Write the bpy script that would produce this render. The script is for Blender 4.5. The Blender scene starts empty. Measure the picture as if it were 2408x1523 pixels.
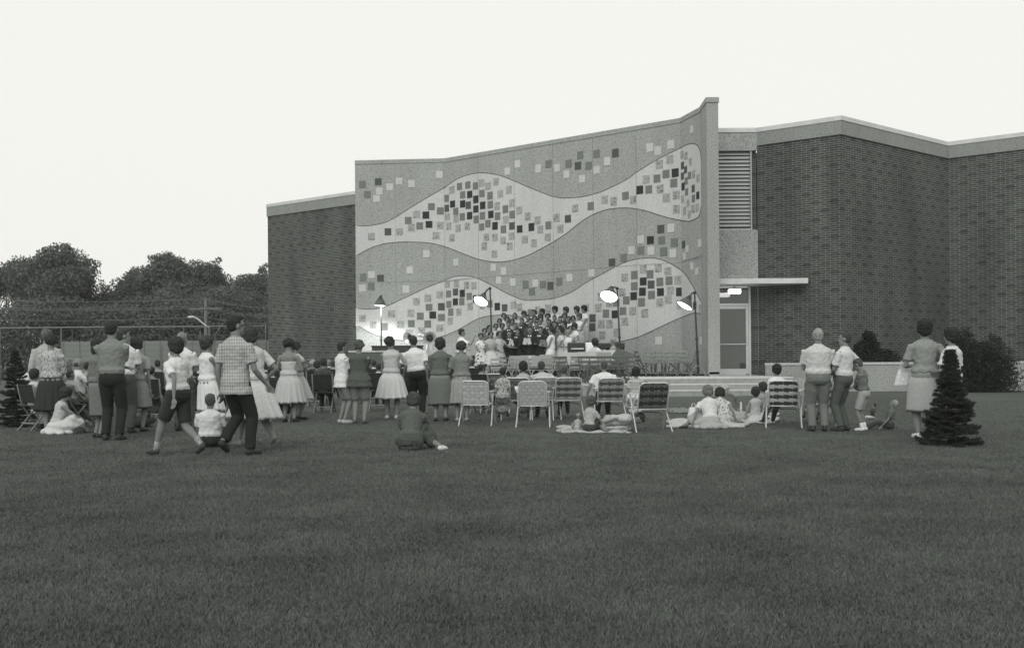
import bpy, bmesh, math, random
import numpy as np
from mathutils import Vector, Matrix
R = math.radians
rnd = random.Random(7)
nr = np.random.RandomState(7)
SC = bpy.context.scene
COL = SC.collection
# ---------------------------------------------------------------- camera
FPX, HZ, CH, ROLL = 2650.0, 854.0, 1.15, 0.0079       # focal length in px of a 2408 px wide print, horizon row, eye height, roll
cam = bpy.data.cameras.new('camera'); camo = bpy.data.objects.new('camera', cam); COL.objects.link(camo)
cam.sensor_width = 36; cam.lens = FPX/2408*36; cam.shift_y = (HZ-761.5)/2408; cam.clip_end = 2000
camo.location = (0, 0, CH); camo.rotation_euler = (Matrix.Rotation(R(90), 3, 'X') @ Matrix.Rotation(-ROLL, 3, 'Z')).to_euler()
SC.camera = camo
# ---------------------------------------------------------------- sky, sun, exposure
w = bpy.data.worlds.new('World'); SC.world = w; w.use_nodes = True
nt = w.node_tree; nt.nodes.clear()
sk = nt.nodes.new('ShaderNodeTexSky'); sk.sky_type = 'NISHITA'; sk.sun_disc = False
sk.sun_elevation = R(30); sk.sun_rotation = R(194); sk.dust_density = 4
bw = nt.nodes.new('ShaderNodeRGBToBW'); nt.links.new(sk.outputs[0], bw.inputs[0])
mx = nt.nodes.new('ShaderNodeMix'); mx.data_type = 'RGBA'; mx.inputs[0].default_value = 0.86
nt.links.new(bw.outputs[0], mx.inputs[6]); mx.inputs[7].default_value = (10.3, 10.3, 10.05, 1)   # even evening overcast over the sky model
tn = nt.nodes.new('ShaderNodeMix'); tn.data_type = 'RGBA'; tn.blend_type = 'MULTIPLY'; tn.inputs[0].default_value = 1
nt.links.new(mx.outputs[2], tn.inputs[6]); tn.inputs[7].default_value = (1, 1, 0.97, 1)
bg = nt.nodes.new('ShaderNodeBackground'); bg.inputs[1].default_value = 0.1
ou = nt.nodes.new('ShaderNodeOutputWorld')
nt.links.new(tn.outputs[2], bg.inputs[0]); nt.links.new(bg.outputs[0], ou.inputs[0])
sun = bpy.data.lights.new('sun', 'SUN'); sun.energy = 1.15; sun.angle = R(40); sun.color = (1, 1, .97)
so = bpy.data.objects.new('sun', sun); COL.objects.link(so); so.rotation_euler = (R(60), 0, R(-14)); so['kind'] = 'structure'
vs = SC.view_settings; vs.view_transform = 'Standard'; vs.look = 'None'; vs.gamma = 1; vs.exposure = 0.0
# ---------------------------------------------------------------- pixel (2408 wide print) -> point helpers
def un(u, v): return u-ROLL*(v-761.5), v+ROLL*(u-1204)
def at(u, v, Y):
    a, b = un(u, v); return Vector(((a-1204)/FPX*Y, Y, CH+(HZ-b)/FPX*Y))
def gz(Y):
    t = min(1, max(0, (Y-19)/10)); return .25*t*t*(3-2*t)
def foot(u, v):                                         # where the ray through (u, v) meets the lawn
    Y = 15.
    b = un(u, v)[1]
    for _ in range(30): Y = FPX*(CH-gz(Y))/(b-HZ)
    p = at(u, v, Y); p.z = gz(Y); return p
Z = [lambda x, y, ox=ox, oy=oy, s=s: ((ox+x/s)/1.701, (oy+y/s)/1.701) for ox, oy, s in
     ((1040, 350, 1.904), (1900, 350, 1.904), (1380, 950, 2.539), (2100, 950, 2.539), (1860, 1180, 4.007))]
# ---------------------------------------------------------------- materials
MC = {}
def tint(v): k = 1-.15*math.exp(-v*3.5); return (v*k, v, v*(k+.02), 1)     # the print's greenish black and white
def mat(name, v, rough=.85, kind='plain', v2=None, scale=20, amt=.25, metal=0, bump=0, emit=0, fn=None):
    key = (name, v, kind, v2, scale, amt)
    if key in MC: return MC[key]
    m = bpy.data.materials.new(name); m.use_nodes = True; t = m.node_tree; N = t.nodes; L = t.links
    b = N['Principled BSDF']; b.inputs['Roughness'].default_value = rough; b.inputs['Metallic'].default_value = metal
    b.inputs['Specular IOR Level'].default_value = .25
    tc = N.new('ShaderNodeTexCoord'); co = tc.outputs['Object']
    def noise(sc, det=3, c=co):
        n = N.new('ShaderNodeTexNoise'); n.inputs['Scale'].default_value = sc; n.inputs['Detail'].default_value = det
        L.new(c, n.inputs['Vector']); return n.outputs[0]
    def ramp(s, stops):
        r = N.new('ShaderNodeValToRGB'); e = r.color_ramp.elements
        while len(e) < len(stops): e.new(.5)
        for q, (p, c) in zip(e, stops): q.position = p; q.color = tint(c)
        L.new(s, r.inputs[0]); return r.outputs[0]
    def math_(op, a, bb):
        n = N.new('ShaderNodeMath'); n.operation = op
        for i, s in enumerate((a, bb)):
            if isinstance(s, (int, float)): n.inputs[i].default_value = s
            else: L.new(s, n.inputs[i])
        return n.outputs[0]
    def mixc(f, a, bb):
        n = N.new('ShaderNodeMix'); n.data_type = 'RGBA'
        if isinstance(f, (int, float)): n.inputs[0].default_value = f
        else: L.new(f, n.inputs[0])
        for i, s in ((6, a), (7, bb)):
            if isinstance(s, (int, float)): n.inputs[i].default_value = tint(s)
            else: L.new(s, n.inputs[i])
        return n.outputs[2]
    def xyz(c):
        n = N.new('ShaderNodeSeparateXYZ'); L.new(c, n.inputs[0]); return n.outputs
    if fn: col = fn(locals())
    elif kind == 'plain': col = ramp(noise(scale), [(.3, v*(1-amt)), (.7, v*(1+amt))])
    elif kind == 'speck':
        col = ramp(noise(scale, 2), [(.36, v2), (.44, v), (.56, v), (.66, v*(1+amt))])
        mp = N.new('ShaderNodeMapping'); mp.inputs['Scale'].default_value = (1.6, 1.6, .16); L.new(co, mp.inputs[0])
        wr = N.new('ShaderNodeValToRGB'); L.new(noise(1.0, 5, mp.outputs[0]), wr.inputs[0])
        for q, (p_, c_) in zip(wr.color_ramp.elements, ((.32, .93), (.62, 1.03))): q.position = p_; q.color = (c_, c_, c_, 1)
        mm = N.new('ShaderNodeMix'); mm.data_type = 'RGBA'; mm.blend_type = 'MULTIPLY'; mm.inputs[0].default_value = 1; L.new(col, mm.inputs[6]); L.new(wr.outputs[0], mm.inputs[7]); col = mm.outputs[2]
    elif kind == 'check':
        x, y, z = xyz(co)
        fx = math_('GREATER_THAN', math_('SINE', math_('MULTIPLY', math_('ADD', x, y), scale), 0), .1)
        fz = math_('GREATER_THAN', math_('SINE', math_('MULTIPLY', z, scale), 0), .1)
        col = mixc(math_('MULTIPLY', math_('ADD', fx, fz), .5), v, v2)
        col = mixc(math_('MULTIPLY', noise(14), .45), col, v2)
    elif kind == 'floral':
        vo = N.new('ShaderNodeTexVoronoi'); vo.inputs['Scale'].default_value = scale; L.new(co, vo.inputs['Vector'])
        col = mixc(math_('LESS_THAN', vo.outputs['Distance'], .33), v, v2)
    elif kind == 'stripe':
        x, y, z = xyz(co)
        col = mixc(math_('GREATER_THAN', math_('SINE', math_('MULTIPLY', z, scale), 0), 0), v, v2)
    L.new(col, b.inputs['Base Color'])
    if bump:
        bn = N.new('ShaderNodeBump'); bn.inputs['Strength'].default_value = bump; bn.inputs['Distance'].default_value = .02
        L.new(noise(scale*1.7), bn.inputs['Height']); L.new(bn.outputs[0], b.inputs['Normal'])
    if emit:
        b.inputs['Emission Color'].default_value = (1, 1, .96, 1); b.inputs['Emission Strength'].default_value = emit
    MC[key] = m; return m
# ---------------------------------------------------------------- mesh building
class G:
    def __init__(s): s.V = []; s.F = []; s.M = []; s.UV = None
    def n(s): return sum(len(v) for v in s.V)
    def add(s, v, f, mi=0):
        k = s.n(); s.V.append(np.asarray(v, float).reshape(-1, 3)); s.F += [tuple(i+k for i in q) for q in f]; s.M += [mi]*len(f); return s
    def box(s, c, d, Rm=None, mi=0):
        v = np.array([[x, y, z] for x in (-.5, .5) for y in (-.5, .5) for z in (-.5, .5)])*np.array(d)
        if Rm is not None: v = v @ np.array(Rm).T
        return s.add(v+np.array(c), [(0, 1, 3, 2), (4, 6, 7, 5), (0, 4, 5, 1), (2, 3, 7, 6), (0, 2, 6, 4), (1, 5, 7, 3)], mi)
    def beam(s, a, b, wd, hg, up=(0, 0, 1), mi=0):
        a = np.array(a, float); b = np.array(b, float); y = b-a; ln = np.linalg.norm(y); y /= ln
        x = np.cross(y, up); x = x/(np.linalg.norm(x)+1e-9); z = np.cross(x, y)
        return s.box((a+b)/2, (wd, ln, hg), np.array([x, y, z]).T, mi)
    def ell(s, c, r, Rm=None, n=12, m=8, mi=0):
        v = [[0, 0, -1]]; f = []
        for i in range(1, m):
            a = -math.pi/2+math.pi*i/m
            for j in range(n):
                t = 2*math.pi*j/n; v.append([math.cos(a)*math.cos(t), math.cos(a)*math.sin(t), math.sin(a)])
        v.append([0, 0, 1]); v = np.array(v)*np.array(r if hasattr(r, '__len__') else (r, r, r))
        if Rm is not None: v = v @ np.array(Rm).T
        for j in range(n):
            f.append((0, 1+(j+1) % n, 1+j)); k = 1+(m-2)*n; f.append((len(v)-1, k+j, k+(j+1) % n))
            for i in range(m-2):
                q = 1+i*n; f.append((q+j, q+(j+1) % n, q+n+(j+1) % n, q+n+j))
        return s.add(v+np.array(c), f, mi)
    def loft(s, rings, mi=0, cap=True):                 # rings: equal-length point lists
        n = len(rings[0]); v = np.concatenate([np.asarray(r, float) for r in rings]); f = []
        for i in range(len(rings)-1):
            for j in range(n): f.append((i*n+j, i*n+(j+1) % n, (i+1)*n+(j+1) % n, (i+1)*n+j))
        if cap: f.append(tuple(range(n-1, -1, -1))); f.append(tuple(range(len(v)-n, len(v))))
        return s.add(v, f, mi)
    def tube(s, P, r, n=8, mi=0, ends=True):
        P = [np.array(p, float) for p in P]; r = list(r) if hasattr(r, '__len__') else [r]*len(P)
        d0 = P[1]-P[0]; d0 /= np.linalg.norm(d0)+1e-9
        x = np.cross(d0, (0, 0, 1)) if abs(d0[2]) < .9 else np.cross(d0, (0, 1, 0)); x /= np.linalg.norm(x)
        rings = []
        for i, p in enumerate(P):
            d = P[min(i+1, len(P)-1)]-P[max(i-1, 0)]; d /= np.linalg.norm(d)+1e-9
            x = x-d*np.dot(x, d); x /= np.linalg.norm(x)+1e-9; y = np.cross(d, x)
            def ring(q, rr): return [q+rr*(math.cos(t)*x+math.sin(t)*y) for t in np.linspace(0, 2*math.pi, n, endpoint=False)]
            if ends and i == 0: rings.append(ring(p-d*r[0]*.8, r[0]*.45))
            rings.append(ring(p, r[i]))
            if ends and i == len(P)-1: rings.append(ring(p+d*r[i]*.8, r[i]*.45))
        return s.loft(rings, mi)
    def mesh(s, name, mats, smooth=False):
        me = bpy.data.meshes.new(name); v = np.concatenate(s.V)
        me.from_pydata(v.tolist(), [], s.F)
        for m in (mats if isinstance(mats, (list, tuple)) else [mats]): me.materials.append(m)
        if any(s.M): me.polygons.foreach_set('material_index', s.M)
        if smooth: me.polygons.foreach_set('use_smooth', [True]*len(s.F))
        me.update(); return me
    def build(s, name, mats, parent=None, smooth=False, bevel=0):
        o = bpy.data.objects.new(name, s.mesh(name, mats, smooth)); COL.objects.link(o)
        if parent is not None: o.parent = parent
        if bevel:
            b = o.modifiers.new('b', 'BEVEL'); b.width = bevel; b.segments = 2; b.limit_method = 'ANGLE'
        return o
def tag(o, label, cat=None, group=None, kind=None):
    if kind: o['kind'] = kind
    if label: o['label'] = label
    if cat: o['category'] = cat
    if group: o['group'] = group
    return o
def thing(name, label, cat, loc=(0, 0, 0), rz=0, group=None):
    o = bpy.data.objects.new(name, None); COL.objects.link(o); o.location = loc; o.rotation_euler = (0, 0, rz); o.empty_display_size = .1
    return tag(o, label, cat, group)
def dup(root, loc, rz, label, group=None):
    def cp(o, p):
        c = o.copy(); COL.objects.link(c)
        if p is not None: c.parent = p
        for ch in o.children: cp(ch, c)
        return c
    r = cp(root, None); r.location = loc; r.rotation_euler = (0, 0, rz); r['label'] = label
    if group: r['group'] = group
    return r
PEND = []                                               # objects whose overlapping pieces are fused into one skin at the end
TEX = {}
def fuse(g, name, m, parent, vox, wr=0, ws=.1, sm=4, extra=None, paint=None):
    o = g.build(name, m, parent, True)
    r = o.modifiers.new('r', 'REMESH'); r.mode = 'VOXEL'; r.voxel_size = vox; r.use_smooth_shade = True
    s = o.modifiers.new('s', 'SMOOTH'); s.factor = .5; s.iterations = sm
    if wr:
        k = round(ws, 3)
        if k not in TEX:
            TEX[k] = bpy.data.textures.new('folds', 'CLOUDS'); TEX[k].noise_scale = k; TEX[k].noise_depth = 2
        d = o.modifiers.new('d', 'DISPLACE'); d.texture = TEX[k]; d.strength = wr; d.mid_level = .5; d.texture_coords = 'LOCAL'
    PEND.append((o, extra, paint)); return o
def settle():
    bpy.context.view_layer.update(); dg = bpy.context.evaluated_depsgraph_get()
    res = [bpy.data.meshes.new_from_object(o.evaluated_get(dg)) for o, _, _ in PEND]
    for (o, extra, paint), me in zip(PEND, res):
        mats = [s for s in o.data.materials]; nm = o.name
        if extra is not None:                           # hands: joined to the body's skin at the wrist
            n = len(me.vertices); v = np.empty(n*3); me.vertices.foreach_get('co', v)
            fs = [tuple(p.vertices) for p in me.polygons]
            ev = np.concatenate(extra.V); m2 = bpy.data.meshes.new('body')
            m2.from_pydata(np.concatenate([v.reshape(-1, 3), ev]).tolist(), [], fs+[tuple(i+n for i in f) for f in extra.F])
            bpy.data.meshes.remove(me); me = m2
        me.materials.clear()
        for q in mats: me.materials.append(q)
        me.polygons.foreach_set('use_smooth', [True]*len(me.polygons))
        me.polygons.foreach_set('material_index', [0]*len(me.polygons))
        if paint:
            c = np.empty(len(me.polygons)*3); me.polygons.foreach_get('center', c); c = c.reshape(-1, 3)
            mi = np.zeros(len(c), int)
            for p, rr, k in paint: mi[np.linalg.norm((c-np.array(p)), axis=1) < rr] = k
            me.polygons.foreach_set('material_index', mi.tolist())
        me.update(); o.modifiers.clear(); old = o.data; o.data = me; bpy.data.meshes.remove(old); me.name = nm.split('.')[0]
# ================================================================ THE SETTING
def lawn_fn(d):
    N, L, ramp, noise, mixc, co = d['N'], d['L'], d['ramp'], d['noise'], d['mixc'], d['co']
    mp = N.new('ShaderNodeMapping'); mp.inputs['Scale'].default_value = (1, .45, 1); L.new(co, mp.inputs[0])
    a = ramp(noise(.32, 7, mp.outputs[0]), [(.28, .055), (.5, .088), (.72, .13)])
    b = ramp(noise(38, 6), [(.28, .04), (.5, .09), (.75, .17)])
    return mixc(.5, a, b)
M_lawn = mat('mown_grass', .05, kind='lawn', fn=lawn_fn, bump=.8, scale=30, rough=1)
g = G()
ys = [-8, -2]+[i for i in range(0, 60)]+[70, 90, 120, 200, 400, 700]; xs = [-400, -150, -80]+list(range(-50, 51, 5))+[80, 150, 400]
g.add([(x, y, gz(y)) for y in ys for x in xs], [(j*len(xs)+i, j*len(xs)+i+1, (j+1)*len(xs)+i+1, (j+1)*len(xs)+i) for j in range(len(ys)-1) for i in range(len(xs)-1)])
tag(g.build('lawn', M_lawn, None, True), 'wide mown lawn in front of the building', kind='structure')
# grass blades: nobody could count them
def blades():
    P = []
    k = 60000; yy = nr.uniform(3.6, 26, k*6); pr = yy*np.exp(-(yy-3.6)/5.2); yy = yy[nr.uniform(0, 4.3, k*6) < pr][:k*2]; k = len(yy)
    xx = nr.uniform(-.49, .49, k)*yy; P.append(np.stack([xx, yy, np.array([gz(q) for q in yy]), .9+.03*(yy-3.6)], 1))
    P = np.concatenate(P); K = 5; P = np.repeat(P, K, 0); n = len(P)
    bx = P[:, 0]+nr.normal(0, .045, n); by = P[:, 1]+nr.normal(0, .045, n); a = nr.uniform(0, 6.28, n); wd = nr.uniform(.0022, .0045, n)*P[:, 3]
    h = nr.uniform(.012, .034, n); la = nr.uniform(0, 6.28, n); ll = nr.uniform(.2, 1.1, n)*h
    b = P[:, 2]-.002
    v = np.empty((n, 3, 3))
    v[:, 0] = np.stack([bx-np.cos(a)*wd, by-np.sin(a)*wd, b], 1); v[:, 1] = np.stack([bx+np.cos(a)*wd, by+np.sin(a)*wd, b], 1)
    v[:, 2] = np.stack([bx+np.cos(la)*ll, by+np.sin(la)*ll, b+h], 1)
    return v
def tri_mesh(name, v, m, k=3, mi=None):                 # v: (n, k, 3) separate little faces
    me = bpy.data.meshes.new(name); n = len(v); me.vertices.add(n*k); me.vertices.foreach_set('co', v.reshape(-1))
    me.loops.add(n*k); me.loops.foreach_set('vertex_index', np.arange(n*k)); me.polygons.add(n)
    me.polygons.foreach_set('loop_start', np.arange(n)*k)
    for q in (m if isinstance(m, (list, tuple)) else [m]): me.materials.append(q)
    if mi is not None: me.polygons.foreach_set('material_index', mi)
    me.update(calc_edges=True); return me
def blade_fn(d):
    N, L, ramp, noise, mixc, co = d['N'], d['L'], d['ramp'], d['noise'], d['mixc'], d['co']
    return mixc(.5, ramp(noise(1.1, 5), [(.32, .05), (.68, .16)]), ramp(noise(60, 2), [(.35, .035), (.65, .19)]))
M_blade = mat('grass_blade', .05, kind='blade', fn=blade_fn, rough=.8)
o = bpy.data.objects.new('grass', tri_mesh('grass', blades(), M_blade)); COL.objects.link(o); tag(o, 'short grass blades of the mown lawn', kind='stuff')

hz_ = G(); hz_.box((0, 70, 11), (300, 180, 25)); hm = bpy.data.materials.new('evening_haze'); hm.use_nodes = True
hn = hm.node_tree; hn.nodes.clear(); pvn = hn.nodes.new('ShaderNodeVolumePrincipled'); hoo = hn.nodes.new('ShaderNodeOutputMaterial'); hn.links.new(pvn.outputs[0], hoo.inputs['Volume'])
pvn.inputs['Density'].default_value = .0005; pvn.inputs['Color'].default_value = (.95, .97, .94, 1)
tag(hz_.build('haze', hm), 'thin pale evening haze over the field', kind='stuff')
# ---- concrete platform and steps
M_conc = mat('concrete', .29, scale=9, amt=.12, rough=.9, bump=.15)
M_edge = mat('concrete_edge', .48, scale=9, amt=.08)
PZ, TZ = .72, .565
for z, y0, x0, x1, nm in ((PZ, 30.5, 3.25, 7.62, 'concrete_platform'), (TZ, 30.0, 3.25, 7.62, 'concrete_step'), (.41, 29.5, 3.25, 7.62, 'concrete_step'), (TZ, 30.5, -6.6, 3.247, 'concrete_terrace'), (PZ, 35, -6.6, 6.2, 'concrete_platform')):
    g = G(); y1 = {PZ: 39 if x1 == 7.62 else 45, TZ: 30.497 if x0 > 0 else 34.997}.get(z, 29.997)
    g.box(((x0+x1)/2, (y0+y1)/2, z/2-.05), (x1-x0, y1-y0, z+.1-.036))
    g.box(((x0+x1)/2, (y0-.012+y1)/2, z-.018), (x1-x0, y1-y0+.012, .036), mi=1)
    o = g.build(nm, [M_conc, M_edge], None, bevel=.006); tag(o, None, kind='structure')

# ---- the building
def poly_prism(g, pts, z0, z1, mi=0, uv=None):
    n = len(pts); v = [(x, y, z0) for x, y in pts]+[(x, y, z1) for x, y in pts]
    g.add(v, [(i, (i+1) % n, n+(i+1) % n, n+i) for i in range(n)]+[tuple(range(n, 2*n)), tuple(range(n-1, -1, -1))], mi)
def offset(p, d):                                       # open polyline moved d metres to its right side (towards the viewer)
    p = [np.array(q, float) for q in p]; out = []
    for i in range(len(p)):
        ns = []
        for a, b in ((i-1, i), (i, i+1)):
            if a >= 0 and b < len(p):
                t = p[b]-p[a]; t /= np.linalg.norm(t); ns.append(np.array([t[1], -t[0]]))
        m = sum(ns); m /= np.linalg.norm(m); out.append(tuple(p[i]+m*d/np.dot(m, ns[0])))
    return out
def brick_fn(d):
    N, L, ramp, noise, mixc, math_, t = [d[k] for k in ('N', 'L', 'ramp', 'noise', 'mixc', 'math_', 't')]
    uv = N.new('ShaderNodeUVMap').outputs[0]
    br = N.new('ShaderNodeTexBrick'); L.new(uv, br.inputs['Vector']); br.inputs['Scale'].default_value = 1
    br.inputs['Brick Width'].default_value = .30; br.inputs['Row Height'].default_value = .0677; br.inputs['Mortar Size'].default_value = .0075
    br.inputs['Mortar Smooth'].default_value = .2; br.offset = .5
    br.inputs['Color1'].default_value = tint(.044); br.inputs['Color2'].default_value = tint(.066); br.inputs['Mortar'].default_value = tint(.25)
    s = N.new('ShaderNodeSeparateXYZ'); L.new(uv, s.inputs[0])
    row = math_('FLOOR', math_('DIVIDE', s.outputs[1], .2708), 0)
    fu = math_('FRACT', math_('ADD', math_('DIVIDE', s.outputs[0], .6), math_('MULTIPLY', math_('MODULO', row, 2), .5)), 0)
    fv = math_('FRACT', math_('DIVIDE', s.outputs[1], .2708), 0)
    k = math_('MULTIPLY', math_('LESS_THAN', fu, .46), math_('LESS_THAN', fv, .34))
    k = math_('MULTIPLY', k, ramp(noise(1.3, 3, uv), [(.35, .25), (.6, 1)]))
    c = mixc(math_('MULTIPLY', k, .62), br.outputs[0], .028)
    mpb = N.new('ShaderNodeMapping'); mpb.inputs['Scale'].default_value = (1, .22, 1); L.new(uv, mpb.inputs[0]); bgr = N.new('ShaderNodeValToRGB'); L.new(noise(1.1, 6, mpb.outputs[0]), bgr.inputs[0])
    for q_, (p_, c_) in zip(bgr.color_ramp.elements, ((.3, .72), (.68, 1.2))): q_.position = p_; q_.color = (c_, c_, c_, 1)
    big = bgr.outputs[0]
    m = N.new('ShaderNodeMix'); m.data_type = 'RGBA'; m.blend_type = 'MULTIPLY'; m.inputs[0].default_value = 1; L.new(c, m.inputs[6]); L.new(big, m.inputs[7])
    return m.outputs[2]
M_brick = mat('dark_brick', .05, kind='brick', fn=brick_fn, rough=.9)
M_agg = mat('exposed_aggregate', .33, kind='speck', v2=.19, scale=30, amt=.25, rough=.95, bump=.3)
M_aggd = mat('aggregate_band', .27, kind='speck', v2=.18, scale=26, amt=.15, rough=.95)
M_cop = mat('metal_coping', .56, rough=.5, scale=3, amt=.08)
M_light = mat('pale_render', .51, kind='speck', v2=.42, scale=22, amt=.1, rough=.9)
M_seam = mat('dark_seam', .06)
M_alu = mat('satin_aluminium', .55, rough=.4, metal=.3, amt=.05)
M_glass = mat('dark_glass', .075, rough=.06, amt=.1); M_glass.node_tree.nodes['Principled BSDF'].inputs['Specular IOR Level'].default_value = .9
def brick_run(poly, z0, z1, name, parent, th=.3):       # brick wall following a plan line, uv in metres
    g = G(); back = offset(poly, -th); n = len(poly)
    f = [(x, y, z) for x, y in poly for z in (z0, z1)]; b = [(x, y, z) for x, y in back for z in (z0, z1)]
    F = []
    for i in range(n-1): F += [(2*i, 2*i+2, 2*i+3, 2*i+1), (2*n+2*i+2, 2*n+2*i, 2*n+2*i+1, 2*n+2*i+3), (2*i+1, 2*i+3, 2*n+2*i+3, 2*n+2*i+1)]
    F += [(0, 1, 2*n+1, 2*n), (2*n-2, 4*n-2, 4*n-1, 2*n-1)]
    g.add(f+b, F); o = g.build(name, M_brick, parent)
    cum = [0]
    for i in range(1, n): cum.append(cum[-1]+math.dist(poly[i], poly[i-1]))
    ul = o.data.uv_layers.new(name='UVMap'); me = o.data
    for p in me.polygons:
        for li in p.loop_indices:
            vi = me.loops[li].vertex_index; i = (vi % (2*n))//2; ul.data[li].uv = (cum[i]+(.15 if vi >= 2*n else 0), me.vertices[vi].co.z)
    return o
BZ = 8.55                                               # wing height
bld = thing('school_building', 'long low dark brick school building with zigzag walls and a mosaic mural wall', 'building', (0, 45, 0))
bld.location = (0, 0, 0)
left = [(-16, 48.2+6), (-11.2, 51.9), (-6.3, 47.86)]
left = [(-11.2, 75), (-11.2, 51.9), (-5.7, 47.4)]
right = [(7.83, 35.8), (10.0, 34.1), (14.87, 38.35), (20.2, 33.9), (25.5, 38.5), (32, 33)]
for nm, pl in (('brick_wall', left), ('brick_wall', right)):
    brick_run(pl, -.3, 7.99, nm, bld)
    g = G(); f = offset(pl, .045); b = offset(pl, -.42)
    poly_prism(g, f+b[::-1], 7.99, BZ-.14); poly_prism(g, offset(pl, .065)+offset(pl, -.44)[::-1], BZ-.138, BZ, 1)
    g.build('parapet_band', [M_aggd, M_cop], bld)
g = G(); poly_prism(g, [(-11, 52.2), (-5.5, 48), (6.5, 37.2), (8.0, 36.5), (10, 34.7), (14.87, 38.9), (20.2, 34.5), (25.5, 39.1), (31, 34), (31, 75), (-11, 75)], 7.6, 7.9)
g.build('flat_roof', M_conc, bld)
# return walls behind the mural wall, dark so nothing shows through
brick_run([(-5.9, 47.6), (-5.9, 43.9)], -.3, 7.99, 'brick_wall', bld, .2)
# louvre bay over the door
Yb = 35.8; XL, XR = 6.18, 7.83
def zv(u, v, Y): return at(u, v, Y).z
g = G(); g.box(((XL+XR)/2, Yb+.1, (zv(1730, 355, Yb)+BZ-.14)/2), (XR-XL, .3, BZ-.14-zv(1730, 355, Yb))); g.build('aggregate_panel', M_agg, bld); g = G()
g.box(((XL+XR)/2, Yb+.1, (zv(1730, 541, Yb)+zv(1730, 655, Yb))/2), (XR-XL, .3, zv(1730, 541, Yb)-zv(1730, 655, Yb))); 
g.build('aggregate_panel', M_agg, bld)
g = G(); g.box(((XL+XR)/2, Yb+.1, BZ-.069), (XR-XL-.07, .36, .138)); g.build('metal_coping', M_cop, bld)
lz0, lz1 = zv(1730, 541, Yb), zv(1730, 355, Yb); LX = 7.62
g = G(); g.box(((XL+LX)/2, Yb+.22, (lz0+lz1)/2), (LX-XL, .04, lz1-lz0-.01), mi=1); g.box((LX+.02, Yb+.08, (lz0+lz1)/2), (.04, .2, lz1-lz0-.004))
g.box(((XL+LX)/2, Yb+.06, lz0+.03), (LX-XL, .12, .05))
K = 20; st = (lz1-lz0-.12)/K
for i in range(K):
    z = lz0+.1+st*(i+.5); g.box(((XL+LX)/2, Yb+.09, z), (LX-XL-.004, .012, st*.95), Matrix.Rotation(R(-38), 3, 'X'))
g.build('louvre_vent', [mat('painted_louvre', .42, amt=.05), M_seam], bld)
brick_run([(LX+.042, Yb+.12), (XR-.002, Yb+.12)], lz0-.02, lz1+.02, 'brick_wall', bld, .1)
# canopy with its lamp
cz0, cz1 = zv(1800, 667, 34.4), zv(1800, 654.5, 34.4)
g = G(); g.box(((6.17+9.05)/2, 35.1, (cz0+cz1)/2), (9.05-6.17, 1.5, cz1-cz0)); g.build('canopy', M_cop, bld, bevel=.01)
M_lamp = mat('lit_lamp_glass', .9, emit=9)
p = at(1728, 687, 34.95); g = G(); g.box((p.x, p.y, cz0-.2), (.36, .22, .13)); lf = g.build('ceiling_lamp', M_lamp, bld, bevel=.03)
g = G(); g.box((p.x, p.y, cz0-.12), (.4, .26, .03)); g.tube([(p.x, p.y, cz0-.11), (p.x, p.y, cz0)], .03, 6); g.build('lamp_base', M_alu, lf)
# door bay
dz = PZ; tz = zv(1730, 716, Yb); dtop = zv(1730, 725, Yb); head = cz0+.02; DX0, DX1 = 6.18, 7.52
brick_run([(DX1+.075, Yb), (XR-.002, Yb)], dz-.3, zv(1730, 655, Yb), 'brick_wall', bld, .15)
g = G(); g.box((DX1+.035, Yb+.02, (dz+head)/2), (.07, .14, head-dz)); g.box(((DX0+DX1)/2, Yb+.02, tz), (DX1-DX0, .13, .07)); g.box(((DX0+DX1)/2, Yb+.02, head+.02), (DX1-DX0, .13, .07))
df = g.build('door_frame', M_alu, bld, bevel=.004)
g = G(); g.box(((DX0+DX1)/2, Yb+.03, (tz+head)/2), (DX1-DX0, .02, head-tz-.072)); g.build('transom_window', M_glass, bld)
g = G()
for x in (DX0+.04, DX1-.045): g.box((x, Yb, (dz+tz)/2), (.085, .05, tz-dz-.075))
for z, h in ((dz+.1, .2), (tz-.09, .1)): g.box(((DX0+DX1)/2, Yb, z), (DX1-DX0-.175, .046, h))
door = g.build('glass_door', M_alu, bld, bevel=.004)
g = G(); g.box(((DX0+DX1)/2, Yb+.01, (dz+tz)/2), (DX1-DX0-.176, .012, tz-dz-.28)); g.build('glass_pane', M_glass, door)
hz = zv(1730, 809, Yb); g = G(); g.box(((DX0+DX1)/2, Yb-.05, hz), (DX1-DX0-.18, .025, .03)); g.box((DX1-.05, Yb-.045, hz+.1), (.03, .05, .28)); g.build('push_bar', M_alu, door)
# ---- mural wall
MP = [(-5.99, 43.4), (-2.52, 43.1), (5.48, 36.3), (5.86, 34.8), (5.84, 33.5)]
MTOP = 9.0; TH = .34
def wall_pt(u, v, out=0.0):                             # where the ray through (u, v) meets the mural wall's face
    best = None
    for i in range(len(MP)-1):
        (x0, y0), (x1, y1) = MP[i], MP[i+1]; d = at(u, v, 1.0); dx, dy = d.x, 1.0
        den = dx*(y1-y0)-dy*(x1-x0)
        if abs(den) < 1e-9: continue
        s = (dx*(-y0)-dy*(-x0))/den; T = (x0+s*(x1-x0))/dx if abs(dx) > abs(dy)*.02 else (y0+s*(y1-y0))/dy
        if (-.0005 <= s <= 1.0005) or (i == 0 and s < 0 and s > -.1): best = (i, s, T); break
    if best is None: return None
    i, s, T = best; a = np.array(MP[i]); b = np.array(MP[i+1]); t = (b-a)/np.linalg.norm(b-a); n = np.array([t[1], -t[0]])
    q = a+(b-a)*s+n*out; c = at(u, v, 1.0); z = CH+(c.z-CH)*T
    return (q[0], q[1], z), i, t, n
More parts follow.
